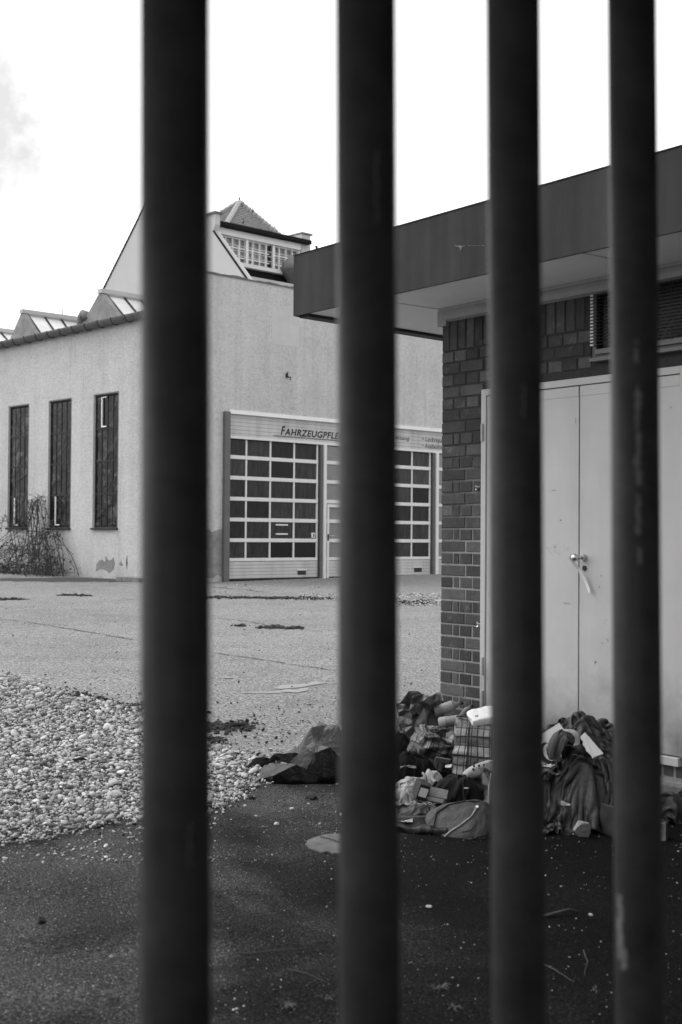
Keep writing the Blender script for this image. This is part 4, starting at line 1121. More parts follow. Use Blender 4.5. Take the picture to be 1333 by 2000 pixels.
def cloth(name, at, size, squeeze, cols, mat, seed, nx=56, ny=48, rot=0.0, z0=0.25, steps=70, bend=0.25, thick=0.003, tilt=0.0, crum=0.02, shape=None, sub=1, bound=None, fold=(.014, 11, .3), fa=.045, set_steps=6, smooth=22, lam=.085):
    if cols: steps = set_steps
    """a sheet of size (w, h) squeezed to a smaller plan and dropped on the colliders"""
    w, h = size; X, Y = np.meshgrid(np.linspace(-.5, .5, nx), np.linspace(-.5, .5, ny)); X, Y = X.ravel(), Y.ravel()
    rest = np.column_stack([X * w, Y * h, 0 * X])
    if shape: rest[:, :2] *= shape(X, Y)[:, None]
    E, T, Fq = grid_topology(nx, ny); L = np.linalg.norm(rest[E[:, 0]] - rest[E[:, 1]], axis=1); st = np.where(T == 2, bend, np.where(T == 1, .6, 1.0))
    V = rest * (squeeze[0], squeeze[1], 1)
    if cols and w > .15:
        V[:, :2] += noisy(rest, 4, .045, seed)[:, :2]
        zc = np.zeros(len(V))
        for (cx, cy, cz, rx, ry, rz, p) in cols:
            q = np.abs((V[:, :2] - (cx, cy)) / (rx * 1.05, ry * 1.05)) ** p; zc = np.maximum(zc, np.where(q.sum(1) < 1, cz + rz * np.clip(1 - q.sum(1), 0, 1) ** (1 / p), 0))
        Z = zc.reshape(ny, nx)
        for _ in range(smooth): Zp = np.pad(Z, 1, 'edge'); Z = (Zp[:-2, 1:-1] + Zp[2:, 1:-1] + Zp[1:-1, :-2] + Zp[1:-1, 2:] + Z) / 5
        ang = seed * 1.3
        wx = noisy(rest, 2.2, 1.0, seed + 9)
        ph1 = 2 * math.pi * (V[:, 0] * math.cos(ang) + V[:, 1] * math.sin(ang)) / lam + wx[:, 0] * 5.5
        ph2 = 2 * math.pi * (-V[:, 0] * math.sin(ang + .5) + V[:, 1] * math.cos(ang + .5)) / (lam * 1.5) + wx[:, 1] * 5.5
        m1 = np.clip(.5 + 1.6 * wx[:, 2], 0, 1)
        V[:, 2] = Z.ravel() + .02 + fa * (.5 + .5 * np.sin(ph1)) * (.35 + .65 * m1) + fa * .8 * (.5 + .5 * np.sin(ph2)) * (1 - .7 * m1)
        V += noisy(rest, 16, crum * .4, seed + 5)
    else:
        V[:, 2] = z0 + tilt * V[:, 1]; V += noisy(rest, 5, 0.04, seed) + noisy(rest, 16, crum, seed + 5)
    if bound is None and w > .15 and cols: bound = (w * squeeze[0] * .56, h * squeeze[1] * .56)
    V = solve(V, E, L, st, cols, steps, bound=None if bound is None else np.array(bound))
    if fold and w > .15: V = fold_mesh(V, Fq, rest, seed, fold[0], fold[1], fold[2], seed * 1.7)
    return finish(name, V, Fq, mat, at, rot, thick, rest, sub)
def shell(name, at, rad, p, slack, cols, mat, seed, rot=0.0, steps=50, bend=0.5, cut=None, thick=0.0, lift=0.0, res=4, crum=0.02, shape=None, tilt=(0, 0), sub=1, g=9.8, fold=(.012, 9, .35)):
    """a closed (or cut open) skin a little too large for what it holds"""
    bm = bmesh.new(); bmesh.ops.create_icosphere(bm, subdivisions=res + 1, radius=1.0)
    bm.verts.ensure_lookup_table()
    U = np.array([v.co[:] for v in bm.verts]); fs = [[v.index for v in f.verts] for f in bm.faces]
    pairs = []
    for e in bm.edges:
        if len(e.link_faces) == 2:
            o = [v.index for f in e.link_faces for v in f.verts if v not in e.verts]; pairs.append(o)
    ed = [(e.verts[0].index, e.verts[1].index) for e in bm.edges]; bm.free()
    m = (np.abs(U) ** p).sum(1) ** (1 / p); V = U / m[:, None] * rad
    if shape is not None: V = shape(V)
    E = np.array(ed + pairs); st = np.array([1.0] * len(ed) + [bend] * len(pairs))
    L = np.linalg.norm(V[E[:, 0]] - V[E[:, 1]], axis=1) * slack
    rest = V.copy()
    V = V + noisy(V, 9, crum, seed) + noisy(V, 25, crum * .6, seed + 3)
    tx, ty = tilt; V = V @ np.array(Matrix.Rotation(tx, 3, 'X') @ Matrix.Rotation(ty, 3, 'Y')).T
    V[:, 2] += rad[2] + lift
    V = solve(V, E, L, st, cols, steps, g=g)
    if fold: V = fold_mesh(V, fs, rest, seed, fold[0], fold[1], fold[2], seed * 1.7)
    if cut is not None: fs = [f for f in fs if not cut(rest[f].mean(0))]
    return finish(name, V, fs, mat, at, rot, thick, rest, sub)
def soft_box(name, at, dims, p=9, seed=1, fold=(.010, 8, .35), sag=.02, bulge=.02, rot=(0, 0, 0), mat=None, res=30, parent=None, sub=0, shape=None):
    X, Y, Z = dims; bm = bmesh.new(); bmesh.ops.create_cube(bm, size=2.0)
    bmesh.ops.subdivide_edges(bm, edges=bm.edges[:], cuts=res, use_grid_fill=True)
    U = np.array([v.co[:] for v in bm.verts]); fs = [[v.index for v in f.verts] for f in bm.faces]; bm.free()
    m = (np.abs(U) ** p).sum(1) ** (1 / p); V = U / m[:, None]; a = V.copy()
    rest = U * dims; rest[:, 2] += Z
    V = V * dims
    V[:, 1] += np.sign(a[:, 1]) * bulge * (1 - a[:, 0] ** 2) * (1 - a[:, 2] ** 2)
    top = np.clip(a[:, 2], 0, 1) ** 3; V[:, 2] -= sag * top * (1 - np.abs(a[:, 0]) ** 2) 
    if shape is not None: V = shape(V, a)
    V[:, 2] += Z
    rest[:, 0] += (np.abs(a[:, 0]) > .98) * (rest[:, 1]) * 1.0
    V = fold_mesh(V, fs, rest, seed, fold[0], fold[1], fold[2], seed * 1.7) + noisy(rest, 6, .012, seed)
    V[:, 2] = np.maximum(V[:, 2], .002)
    o = finish(name, V, fs, mat, at, 0, 0, rest, sub, parent); o.rotation_euler = rot; return o
def G(px, py, up=0.0): return gp(px, py, up)

def facets(name, V, Fq, mat, at, rot, seed, cuts=3, n1=.007, thick=.002, sharp=True):
    """stiff crumpled film: flat facets with sharp creases, finely wrinkled"""
    me = bpy.data.meshes.new(name); me.from_pydata(V.tolist(), [], Fq); bm = bmesh.new(); bm.from_mesh(me)
    bmesh.ops.triangulate(bm, faces=bm.faces[:], quad_method='ALTERNATE' if seed % 2 else 'SHORT_EDGE')
    bmesh.ops.subdivide_edges(bm, edges=bm.edges[:], cuts=cuts, use_grid_fill=True)
    for v in bm.verts:
        c = v.co; n_ = 1 - abs(noise.noise(c * 14 + Vector((seed, 0, 0)))) * 2.6; v.co = c + v.normal * n1 * max(n_, -.5) + noise.noise_vector(c * 30) * n1 * .35
    bm.to_mesh(me); bm.free(); me.polygons.foreach_set('use_smooth', [True] * len(me.polygons))
    me.set_sharp_from_angle(angle=R_(24))
    o = link_mesh(name, me, mat); o.location = at; o.rotation_euler = (0, 0, rot)
    m = o.modifiers.new('t', 'SOLIDIFY'); m.thickness = thick; m.offset = 0; return o
# cloth and plastic materials -------------------------------------------------
def fabric(name, c, rough=0.9, var=0.2, spec=0.2, sheen=0.0, weave=900):
    t = NT(name); f = t.ramp(t.noise(14, 5, 0.6), [(0.3, c * (1 - var)), (0.7, c * (1 + var))]); t.col(f).set(Roughness=rough)
    t.p.inputs['Specular IOR Level'].default_value = spec
    t.bump(t.noise(38, 5, 0.65), 0.5, 0.012); return t.m
def plastic(name, c, rough=0.32, spec=0.5):
    t = NT(name); f = t.ramp(t.noise(12, 5, 0.6), [(0.3, c * .8), (0.7, c * 1.2)]); t.col(f).set(Roughness=rough)
    t.p.inputs['Specular IOR Level'].default_value = spec
    v = t.noise(11, 5, 0.6, dist=0.2); t.bump(v, 0.5, 0.03); return t.m
M['bin_bag'] = plastic('bin_bag', 0.005, 0.30, 0.32)
M['grey_bag'] = plastic('grey_bag', 0.065, 0.34, .4)
M['pale_sack'] = plastic('pale_sack', 0.55, 0.4)
M['dark_cloth'] = fabric('dark_cloth', 0.012)
M['black_cloth'] = fabric('black_cloth', 0.005)
M['nylon'] = fabric('nylon', 0.016, 0.45, 0.25, 0.4)
M['pale_cloth'] = fabric('pale_cloth', 0.34, var=0.35)
M['mid_cloth'] = fabric('mid_cloth', 0.12, var=0.4)
M['leather'] = fabric('leather', 0.017, 0.48, 0.3, 0.4)
M['black_leather'] = fabric('black_leather', 0.006, 0.42, 0.25, 0.4)
M['paper'] = simple('paper', 0.66, 0.7, 0.08, 10, bump=0.15, bscale=20)
M['carton'] = simple('carton', 0.24, 0.6, 0.4, 22)
M['carton_dark'] = simple('carton_dark', 0.012, 0.6, 0.3, 22)
M['carton_mid'] = simple('carton_mid', 0.14, 0.5, 0.4, 30)
def plaid(name, axes=(0, 2), s=1.0, light=0.36, dark=0.016):
    t = NT(name).attr('rest'); x = t.sep()
    def bands(c, f, lo, hi, thr):
        m = t.math('FRACT', t.math('MULTIPLY', c, f)); d = t.math('ABSOLUTE', t.math('SUBTRACT', m, thr)); return t.ramp(d, [(lo, 1.0), (hi, 0.0)])
    a, b = x[axes[0]], x[axes[1]]
    tone = t.mix(bands(b, 8.5 * s, 0.20, 0.23, 0.5), light * .42, light)
    tone = t.math('MULTIPLY', tone, t.mix(bands(a, 7.0 * s, 0.20, 0.24, 0.45), 1.0, 0.72))
    thin = t.math('MAXIMUM', bands(a, 27 * s, 0.07, 0.10, 0.5), bands(b, 17 * s, 0.04, 0.07, 0.5))
    thin = t.math('MAXIMUM', thin, bands(a, 7.0 * s, 0.045, 0.06, 0.22)); thin = t.math('MAXIMUM', thin, bands(b, 8.5 * s, 0.03, 0.045, 0.22))
    c = t.mix(thin, tone, dark)
    c = t.math('MULTIPLY', c, t.ramp(t.noise(30, 4, 0.6), [(0.3, 0.75), (0.7, 1.15)]))
    t.col(c).set(Roughness=0.45); t.bump(t.noise(22, 5, 0.6, dist=0.8), 0.5, 0.02); return t.m
M['plaid'] = plaid('plaid'); M['plaid_dark'] = plaid('plaid_dark', (0, 2), 1.1, 0.18, 0.01)

# 1 black bin bag at the left end of the heap
rnd = random.Random(44); nx_, ny_ = 13, 9; V = []
for j in range(ny_):
    for i in range(nx_):
        u, v = i / (nx_ - 1), j / (ny_ - 1); x = (u - .5) * .84; y = (v - .5) * .46
        prof = np.interp(u, [0, .12, .3, .5, .62, .8, 1], [0, .13, .20, .34, .34, .25, 0]) * math.sin(math.pi * min(1, v * .9 + .06)) ** .55
        if j in (0, ny_ - 1) or i in (0, nx_ - 1): z = .003
        else: z = max(.01, prof * rnd.uniform(.52, 1.15))
        r_ = .030 if 0 < i < nx_ - 1 and 0 < j < ny_ - 1 else .012
        V.append((x + rnd.uniform(-r_, r_), y * (.55 + .45 * math.sin(math.pi * u) ** .6) - (.05 if j < 2 and z > .02 else 0) + rnd.uniform(-r_, r_), z))
o = facets('bin_bag', np.array(V), [(j * nx_ + i, j * nx_ + i + 1, (j + 1) * nx_ + i + 1, (j + 1) * nx_ + i) for j in range(ny_ - 1) for i in range(nx_ - 1)], M['bin_bag'], G(634, 1518), .12, 3, n1=.006)
fl_ = cloth('loose_flap', (-.22, -.02, .06), (.2, .16), (.8, .7), [], M['bin_bag'], 5, nx=22, ny=18, z0=.05, crum=.02, steps=3, bend=.9); fl_.parent = o
MB().tube([(-.30, -.10, .07), (-.27, -.12, .11), (-.22, -.13, .10), (-.20, -.13, .05), (-.19, -.15, .01)], .008, 6).build('drawstring', M['carton'], o, smooth=True)
tag(o, 'torn shiny black bin bag lying crumpled beside the gravel', 'bin bag')
o = cloth('sleeve', G(512, 1500), (0.34, 0.28), (0.55, 0.55), [(0, 0, 0.02, .08, .05, .06, 2)], M['black_cloth'], 8, nx=36, ny=30, rot=.3, z0=.12, steps=50)
tag(o, 'dark ribbed rag poking out from the bin bag onto the gravel', 'rag')
# 2 pale sack standing behind it
def sack(name, at, r, h, prof, mat, seed, folds=7, amp=.12, rot=0, n=72, m=34, open_top=False, slack=1.0, lean=(0, 0)):
    rnd = random.Random(seed); ph = [rnd.uniform(0, 6.28) for _ in range(6)]
    V = []
    for b in range(m):
        t = b / (m - 1); R = r * np.interp(t, [p[0] for p in prof], [p[1] for p in prof])
        for a in range(n):
            th = 2 * math.pi * a / n; w = 1 + amp * t * (math.sin(folds * th + ph[0] + 2 * t) * .5 + math.sin((folds + 4) * th + ph[1] - 3 * t) * .35 + math.sin(3 * th + ph[2]) * .6)
            zz = h * t * (1 + (.10 * math.sin(2 * th + ph[3]) + .07 * math.sin(5 * th + ph[4])) * t * (1 if open_top else .2))
            V.append((R * w * math.cos(th) + lean[0] * t * t, R * w * .8 * math.sin(th) + lean[1] * t * t, zz))
    V = np.array(V); rest = V.copy(); V += noisy(V, 11, .022, seed) * np.clip(V[:, 2:3] / h + .2, 0, 1)
    E, T, Fq = grid_topology(n, m, True)
    if not open_top: Fq.append(tuple((m - 1) * n + k for k in range(n)))
    return V, rest, E, T, Fq
V, rest, E, T, Fq = sack('x', None, .11, .37, [(0, 1), (.25, 1.02), (.6, .62), (.78, .36), (.88, .30), (1, .38)], None, 4, amp=.25)
o = finish('plastic_sack', V, Fq, M['pale_sack'], G(690, 1462), .4, .002, rest)
tag(o, 'pale plastic sack standing behind the black bin bag, half hidden by the second bar', 'sack')
# 3 open grey carrier bag standing by the brick pier
def crumple_sack(rest, amp, seed):
    r = np.random.default_rng(seed); V = rest + r.normal(0, amp, rest.shape); V[rest[:, 2] < .01, 2] = 0.002; return V
V, rest, E, T, Fq = sack('x', None, .17, .37, [(0, .75), (.2, 1.0), (.5, 1.0), (.8, .95), (1, 1.0)], None, 9, folds=5, amp=.16, open_top=True, lean=(.0, -.03), n=26, m=10)
o = facets('carrier_bag', crumple_sack(rest, .013, 4), Fq, M['grey_bag'], G(822, 1470), .6, 4, n1=.006)
tag(o, 'tall open dark grey plastic bag standing against the foot of the brick pier', 'bag')
# lower dark bag at its foot
o = cloth('rubbish_bag', G(770, 1480), (0.6, 0.5), (.5, .5), [(0, 0, .02, .12, .10, .16, 2)], M['bin_bag'], 31, nx=56, ny=48)
tag(o, 'small dark bag slumped at the left foot of the open grey bag', 'bag')
# 5 large plaid shopping bag
def boxy(top): 
    def f(V): V = V.copy(); k = np.clip(V[:, 2] / top, -1, 1); V[:, 1] *= 1 - .30 * (k > 0) * k; return V
    return f
o = soft_box('plaid_bag', G(948, 1518), (.20, .10, .180), 14, 12, (.010, 8, .3), .03, .025, (.04, .03, -.10), M['plaid'], shape=lambda V, a: V * np.column_stack([1 - .05 * a[:, 2], 1 - .28 * a[:, 2], 1 + 0 * a[:, 2]]))
tag(o, 'large upright plaid shopping bag standing between the second and third bars', 'shopping bag')
pb = o
MB().box(-.19, .19, -.012, .012, .366, .372).build('zip', M['black_leather'], pb)
# 4 small plaid bag, slumped
o = soft_box('plaid_bag', G(842, 1512) + Vector((0, 0, .03)), (.15, .10, .125), 7, 14, (.026, 9, .35), .05, .03, (.12, .30, .30), M['plaid_dark'])
tag(o, 'smaller darker plaid shopping bag slumped to the left of the upright one', 'shopping bag')
o = cloth('foil_wrapper', G(852, 1490) + Vector((0, 0, .20)), (.20, .16), (.8, .6), [(0, 0, -.02, .10, .07, .05, 3)], M['grey_bag'], 21, nx=30, ny=24, z0=.05, steps=14, bend=.8)
tag(o, 'glossy dark wrapper lying across the top of the smaller plaid bag', 'wrapper')
# 6 white packet with a barcode on top of the large plaid bag
o = soft_box('paper_packet', G(946, 1517) + Vector((0.0, -.01, .355)), (.10, .065, .020), 9, 41, (.004, 7, .4), -.012, .004, (.42, -.16, .20), M['paper'], res=22)
tag(o, 'white paper packet with a barcode lying on the large plaid bag', 'packet')
bc = MB(); x_ = 0; rnd = random.Random(2)
for k in range(15):
    w = rnd.choice((.0012, .002, .003)); bc.box(x_, x_ + w, 0, .001, 0, .020); x_ += w + rnd.choice((.0012, .002))
b_ = bc.build('barcode', M['lettering'], o); b_.location = (-.068, -.035, .050); b_.rotation_euler = (-1.45, .0, 0)
# 7 cartons and bottles on the heap
def can(name, at, r, h, rot, mat, label, cat, matc=None, prof=None):
    e = empty(name, at); e.rotation_euler = rot
    b = MB().lathe(prof or [(r * .9, 0), (r, .004), (r, h - .006), (r * .88, h)], 36).build('body', mat, e)
    b.data.polygons.foreach_set('use_smooth', [len(q.vertices) == 4 for q in b.data.polygons])
    if matc: MB().lathe([(r * 1.01, h * .3), (r * 1.01, h * .7)], 36).build('label', matc, e)
    MB().lathe([(r * .4, h), (r * .4, h + .018)], 12).build('cap', M['carton_dark'], e)
    return tag(e, label, cat)
can('bottle', G(848, 1478) + Vector((0.0, .02, .295)), .036, .19, (0.1, 1.25, .25), M['carton_mid'], 'label-wrapped plastic bottle lying on the heap just below the open grey bag rim', 'bottle', M['carton'], [(.03, 0), (.036, .006), (.036, .13), (.014, .17), (.014, .19)])
can('carton', G(858, 1490) + Vector((0, 0.0, .262)), .035, .16, (0.2, 1.4, -.1), M['carton'], 'pale round carton lying between the open grey bag and the plaid bags', 'carton', M['carton_mid'])
can('bottle', G(905, 1500) + Vector((-.02, -.02, .31)), .028, .11, (0.3, .6, .3), M['grey_bag'], 'short glossy bottle wedged at the left top corner of the large plaid bag', 'bottle', None, [(.022, 0), (.028, .006), (.028, .08), (.013, .10), (.013, .11)])
can('bottle', G(925, 1440) + Vector((0, 0, .22)), .014, .10, (0.0, .05, 0), M['carton_mid'], 'small bottle neck sticking up in front of the lowest bricks of the pier', 'bottle')
# 8 pale clothes
o = cloth('shirt', G(808, 1566), (0.56, 0.50), (0.50, 0.48), [(0, .05, 0.03, .12, .08, .09, 2), (-.05, -.02, .02, .06, .06, .07, 2)], M['pale_cloth'], 51, nx=54, ny=48, z0=.16, crum=.035, steps=60)
tag(o, 'pale crumpled shirt in the middle of the rubbish heap', 'clothing')
o = cloth('shirt', G(842, 1542), (0.30, 0.26), (0.55, 0.55), [(0, 0, 0.04, .07, .06, .07, 2)], M['pale_cloth'], 57, nx=34, ny=30, z0=.18, crum=.03, steps=50)
tag(o, 'small pale rag bunched between the shirt and the large plaid bag', 'rag')
o = cloth('trousers', G(800, 1532), (0.60, 0.46), (0.5, 0.5), [(0, .02, 0.07, .15, .09, .12, 2)], M['black_cloth'], 61, nx=50, ny=40, z0=.26, crum=.03, steps=50)
tag(o, 'black trousers heaped below the smaller plaid bag', 'clothing')
# 9 dark jumper
o = cloth('jumper', G(893, 1570), (0.52, 0.42), (0.52, 0.52), [(0, 0.02, 0.05, .13, .08, .11, 2)], M['dark_cloth'], 66, nx=50, ny=42, z0=.22, crum=.02, steps=60, bend=.5)
tag(o, 'dark jumper folded over in front of the large plaid bag', 'clothing')
# 10 pale clog with holes
sh = MB(); at = G(938, 1555) + Vector((0, 0, .11))
o = shell('clog', at, (.12, .05, .04), 2.6, 1.0, [], M['pale_cloth'], 71, rot=.5, steps=1, bend=.9, crum=.004, g=0, res=3, tilt=(-.3, -.25), fold=None)
tag(o, 'pale clog with round holes resting on the shoulder of the satchel', 'shoe')
for k in range(7):
    a = k * .9; p = Vector((-.075 + .035 * (k % 3), -.040 - .006 * (k // 3), .050 + .020 * (k // 3)))
    MB().lathe([(.006, 0), (.006, .012)], 8).build('hole', M['black'], o).location = p
# 11 satchel lying on its side with a diagonal zip
sat = empty('satchel', G(902, 1628), -.08); tag(sat, 'dark leather satchel with a diagonal zip lying in front of the heap', 'bag')
sat.rotation_euler = (.72, -.20, -.05); sat.location.z += .015
b_ = soft_box('body', (0, 0, 0), (.165, .135, .035), 3.2, 81, (.007, 7, .3), -.02, .01, (0, 0, 0), M['leather'], res=28, parent=sat, shape=lambda V, a: V * np.column_stack([1 + .12 * a[:, 1], 1 + 0 * a[:, 1], 1 + .25 * a[:, 0]]))
from mathutils.bvhtree import BVHTree
def surf_line(name, pts, r, mat, parent, body, n=14, off=.003):
    bt = BVHTree.FromPolygons([v.co[:] for v in body.data.vertices], [tuple(p.vertices) for p in body.data.polygons]); Q = []
    for i in range(len(pts) - 1):
        for k in range(n + 1):
            x = pts[i][0] + (pts[i + 1][0] - pts[i][0]) * k / n; y = pts[i][1] + (pts[i + 1][1] - pts[i][1]) * k / n
            h = bt.ray_cast(Vector((x, y, 1)), Vector((0, 0, -1)))
            if h[0] is not None: Q.append(h[0] + Vector((0, 0, off)))
    MB().tube(Q, r, 6).build(name, mat, parent, smooth=True); return Q
z_ = surf_line('zip', [(-.10, -.07), (-.05, -.045), (.0, -.03), (.06, .005), (.10, .06)], .0045, M['carton'], sat, b_)
for q in (z_[0], z_[-1]): MB().lathe([(.007, -.003), (.010, 0), (.007, .004)], 10, tuple(q)).build('rivet', M['steel_shiny'], sat)
surf_line('piping', [(-.135, -.085), (-.14, 0), (-.11, .08), (-.04, .115), (.05, .12), (.12, .10)], .004, M['black_leather'], sat, b_)
surf_line('piping', [(-.12, -.10), (-.05, -.115), (.05, -.115), (.12, -.10)], .004, M['black_leather'], sat, b_)
surf_line('stitching', [(.0, -.07), (.04, -.075), (.075, -.05), (.08, -.015)], .0016, M['black_leather'], sat, b_)
o = soft_box('holdall', G(990, 1610), (.125, .07, .165), 5, 88, (.014, 8, .3), .02, .03, (-.12, .06, .25), M['nylon'])
tag(o, 'dark nylon bag with piping standing behind the satchel by the third bar', 'bag')
MB().tube([(-.118, -.055, .03), (-.125, -.06, .10), (-.125, -.06, .2), (-.11, -.055, .28), (-.07, -.05, .32)], .005, 6).build('piping', M['carton'], o, smooth=True)
# 12 flat black case
o = soft_box('flat_case', G(828, 1624), (.15, .075, .028), 6, 92, (.012, 7, .3), .01, .01, (.16, .05, -.22), M['black_leather'])
tag(o, 'flat black leather case on the ground at the front of the heap', 'bag')
for k in range(2):
    MB().box(-.09 + .028 * k, -.078 + .028 * k, -.062, -.05, .064, .070).build('stud', M['steel_shiny'], o)
# 13 book, carton and papers
def slab(name, at, dims, rot, mat, label, cat, spine=None, group=None, bev=.003):
    e = empty(name, at); e.rotation_euler = rot; x, y, z = dims
    MB().box(-x, x, -y, y, 0, z).build('body', mat, e, bevel=bev)
    if spine: MB().box(-x * .75, x * .75, -y - .0015, -y, z * .25, z * .8).build('label', spine, e)
    return tag(e, label, cat, group)
slab('carton', G(852, 1580) + Vector((0, .03, .05)), (.062, .04, .045), (.45, .16, -.15), M['carton_mid'], 'crushed pale carton with a white label among the clothes', 'carton', M['paper'])
slab('book', G(818, 1580) + Vector((0, .02, .06)), (.030, .055, .09), (.15, .30, .2), M['carton_dark'], 'dark book with a white spine standing among the clothes', 'book', M['paper'])
o = cloth('coat', G(815, 1600), (0.62, 0.34), (0.56, 0.52), [(0, .02, 0.0, .16, .07, .07, 2)], M['nylon'], 97, nx=56, ny=32, bend=.5, lam=.12, fa=.035)
tag(o, 'dark shiny coat sleeve folded along the front of the heap', 'clothing')
o = cloth('magazine', G(792, 1612), (.26, .17), (.9, .85), [], M['carton_mid'], 99, nx=24, ny=16, z0=.04, crum=.006, steps=12, bend=.9, rot=-.1)
tag(o, 'grey magazine lying open at the left front of the heap', 'magazine')
o = cloth('magazine', G(868, 1600), (.2, .14), (.85, .8), [(0, 0, 0, .08, .05, .05, 3)], M['carton'], 100, nx=24, ny=16, z0=.08, crum=.01, steps=12, bend=.9, rot=.3)
tag(o, 'torn pale magazine tucked behind the satchel', 'magazine')
slab('carton', G(862, 1520) + Vector((0, -.02, .10)), (.05, .004, .035), (.5, .2, .3), M['carton'], 'bent pale card leaning on the smaller plaid bag', 'card')

# right-hand heap under the steel door -------------------------------------------------
o = cloth('coat', G(1135, 1604), (1.30, 1.20), (0.60, 0.52), [(.03, .16, 0, .42, .44, .52, 1.5), (-.14, .02, .0, .2, .22, .30, 1.6), (.16, .0, .0, .2, .24, .26, 1.6)], M['nylon'], 111, nx=116, ny=104, bend=.5, fa=.055, smooth=8, lam=.15, fold=(.017, 7, .3), set_steps=5, bound=(.42, .40))
tag(o, 'big dark nylon coat draped over the heap below the steel door', 'clothing')
o = cloth('jacket', G(1090, 1600), (0.66, 0.60), (0.5, 0.5), [(0, 0, .04, .15, .12, .13, 2)], M['dark_cloth'], 113, nx=60, ny=52, z0=.25, crum=.025, steps=60, rot=.3)
tag(o, 'dark jacket crumpled at the left foot of the coat heap', 'clothing')
o = cloth('trousers', G(1150, 1612), (0.66, 0.30), (0.6, 0.5), [(0, 0.03, .02, .16, .06, .07, 2)], M['nylon'], 117, nx=60, ny=28, z0=.14, crum=.02, steps=60, rot=.35, bend=.5)
tag(o, 'rolled dark trousers along the front of the coat heap', 'clothing')
# poster board leaning at the back, white with a black and white emblem
Pp = G(1086, 1530)
po = empty('poster', at_depth(1080, 1458, 6.86), 0); po.rotation_euler = (-.30, -.55, .15)
MB().box(-.10, .10, -.002, .002, -.085, .085).build('sheet', M['paper'], po)
MB().prism([(-.02 + .045 * math.cos(a) * (1 if math.cos(a) < 0 else .35), -.02 + .050 * math.sin(a)) for a in [k * math.pi / 12 for k in range(24)]], 1, -.005, -.0025).build('emblem', M['paper'], po)
MB().prism([(-.030 + .060 * math.cos(a) * (1 if math.cos(a) < 0 else .5), -.02 + .062 * math.sin(a)) for a in [k * math.pi / 12 for k in range(24)]], 1, -.0024, -.0021).build('print', M['lettering'], po)
for k in range(7): MB().box(-.088 + (k % 2) * .004, -.082 + (k % 3) * .004, -.0035, -.0021, -.06 + k * .013, -.052 + k * .013).build('print', M['lettering'], po)
tag(po, 'white printed poster with a black framed round emblem leaning on the coat heap', 'poster')
po2 = cloth('paper_carrier', at_depth(1112, 1462, 6.86), (.15, .24), (.8, .8), [(0, 0, 0, .06, .05, .10, 3)], M['pale_cloth'], 121, nx=22, ny=28, z0=.10, crum=.01, steps=9, bend=.95)
tag(po2, 'pale paper bag standing between the poster and the coat', 'bag')
# torn white sheet of card sticking out of the coat
tp = G(1150, 1560) + Vector((0.02, -.02, .0)); e = empty('torn_card', at_depth(1154, 1459, 6.72)); e.rotation_euler = (-.35, .0, .05)
rnd = random.Random(6); s = 6.8 / F_PX
raw = [(1143, 1432), (1150, 1440), (1164, 1458), (1176, 1474), (1165, 1477), (1154, 1482), (1150, 1474), (1143, 1468), (1141, 1461), (1137, 1456), (1138, 1449), (1134, 1445), (1135, 1438), (1139, 1435)]
MB().prism([((x - 1152) * s, -(y - 1460) * s) for x, y in raw], 1, -.002, .002).build('sheet', M['paper'], e)
MB().prism([((x - 1152) * s, -(y - 1460) * s) for x, y in ((1143, 1434), (1150, 1442), (1175, 1473), (1156, 1480), (1148, 1455))], 1, -.010, -.0025).build('folded_flap', M['paper'], e)
tag(e, 'torn white card sticking up out of the dark coat', 'card')
o = cloth('foliage_print_bag', at_depth(1100, 1484, 6.74) , (.24, .24), (.55, .6), [(0, 0, 0.05, .07, .06, .10, 2)], M['carton_dark'], 125, nx=34, ny=34, z0=.20, crum=.03, steps=26, bend=.5)
o.name = 'dark_wrapper'; tag(o, 'dark crumpled wrapper between the poster and the coat', 'wrapper')
o = cloth('rag', at_depth(1066, 1512, 6.75), (.14, .10), (.7, .7), [(0, 0, 0, .04, .04, .04, 2)], M['mid_cloth'], 127, nx=20, ny=16, z0=.05, steps=14)
tag(o, 'small grey rag on the jacket just right of the third bar', 'rag')
# small torn bits lodged in the heap
for k, (px, py, dp, w, h, mt, lb) in enumerate(((872, 1498, 7.55, .035, .05, 'pale_cloth', 'tiny white tuft of tissue on the black trousers'), (912, 1541, 6.95, .024, .02, 'pale_cloth', 'bright sliver on the dark jumper'),
        (1112, 1573, 6.45, .05, .03, 'pale_cloth', 'pale crumpled bit in the folds of the coat heap'), (1128, 1480, 6.75, .022, .02, 'paper', 'tiny white crumb below the torn card'),
        (800, 1500, 7.6, .09, .08, 'mid_cloth', 'thin pale crumpled strip over the black trousers'), (1062, 1498, 6.75, .07, .05, 'pale_cloth', 'small pale plastic lid at the left of the coat heap'),
        (785, 1605, 6.6, .10, .035, 'carton', 'bent pale strip of paper at the left front of the heap'))):
    o = cloth('paper_scrap', at_depth(px, py, dp), (w * 1.3, h * 1.3), (.8, .8), [], M[mt], 160 + k, nx=14, ny=12, z0=.01, crum=.012, steps=2, bend=.9, thick=.0015)
    tag(o, lb, 'scrap')
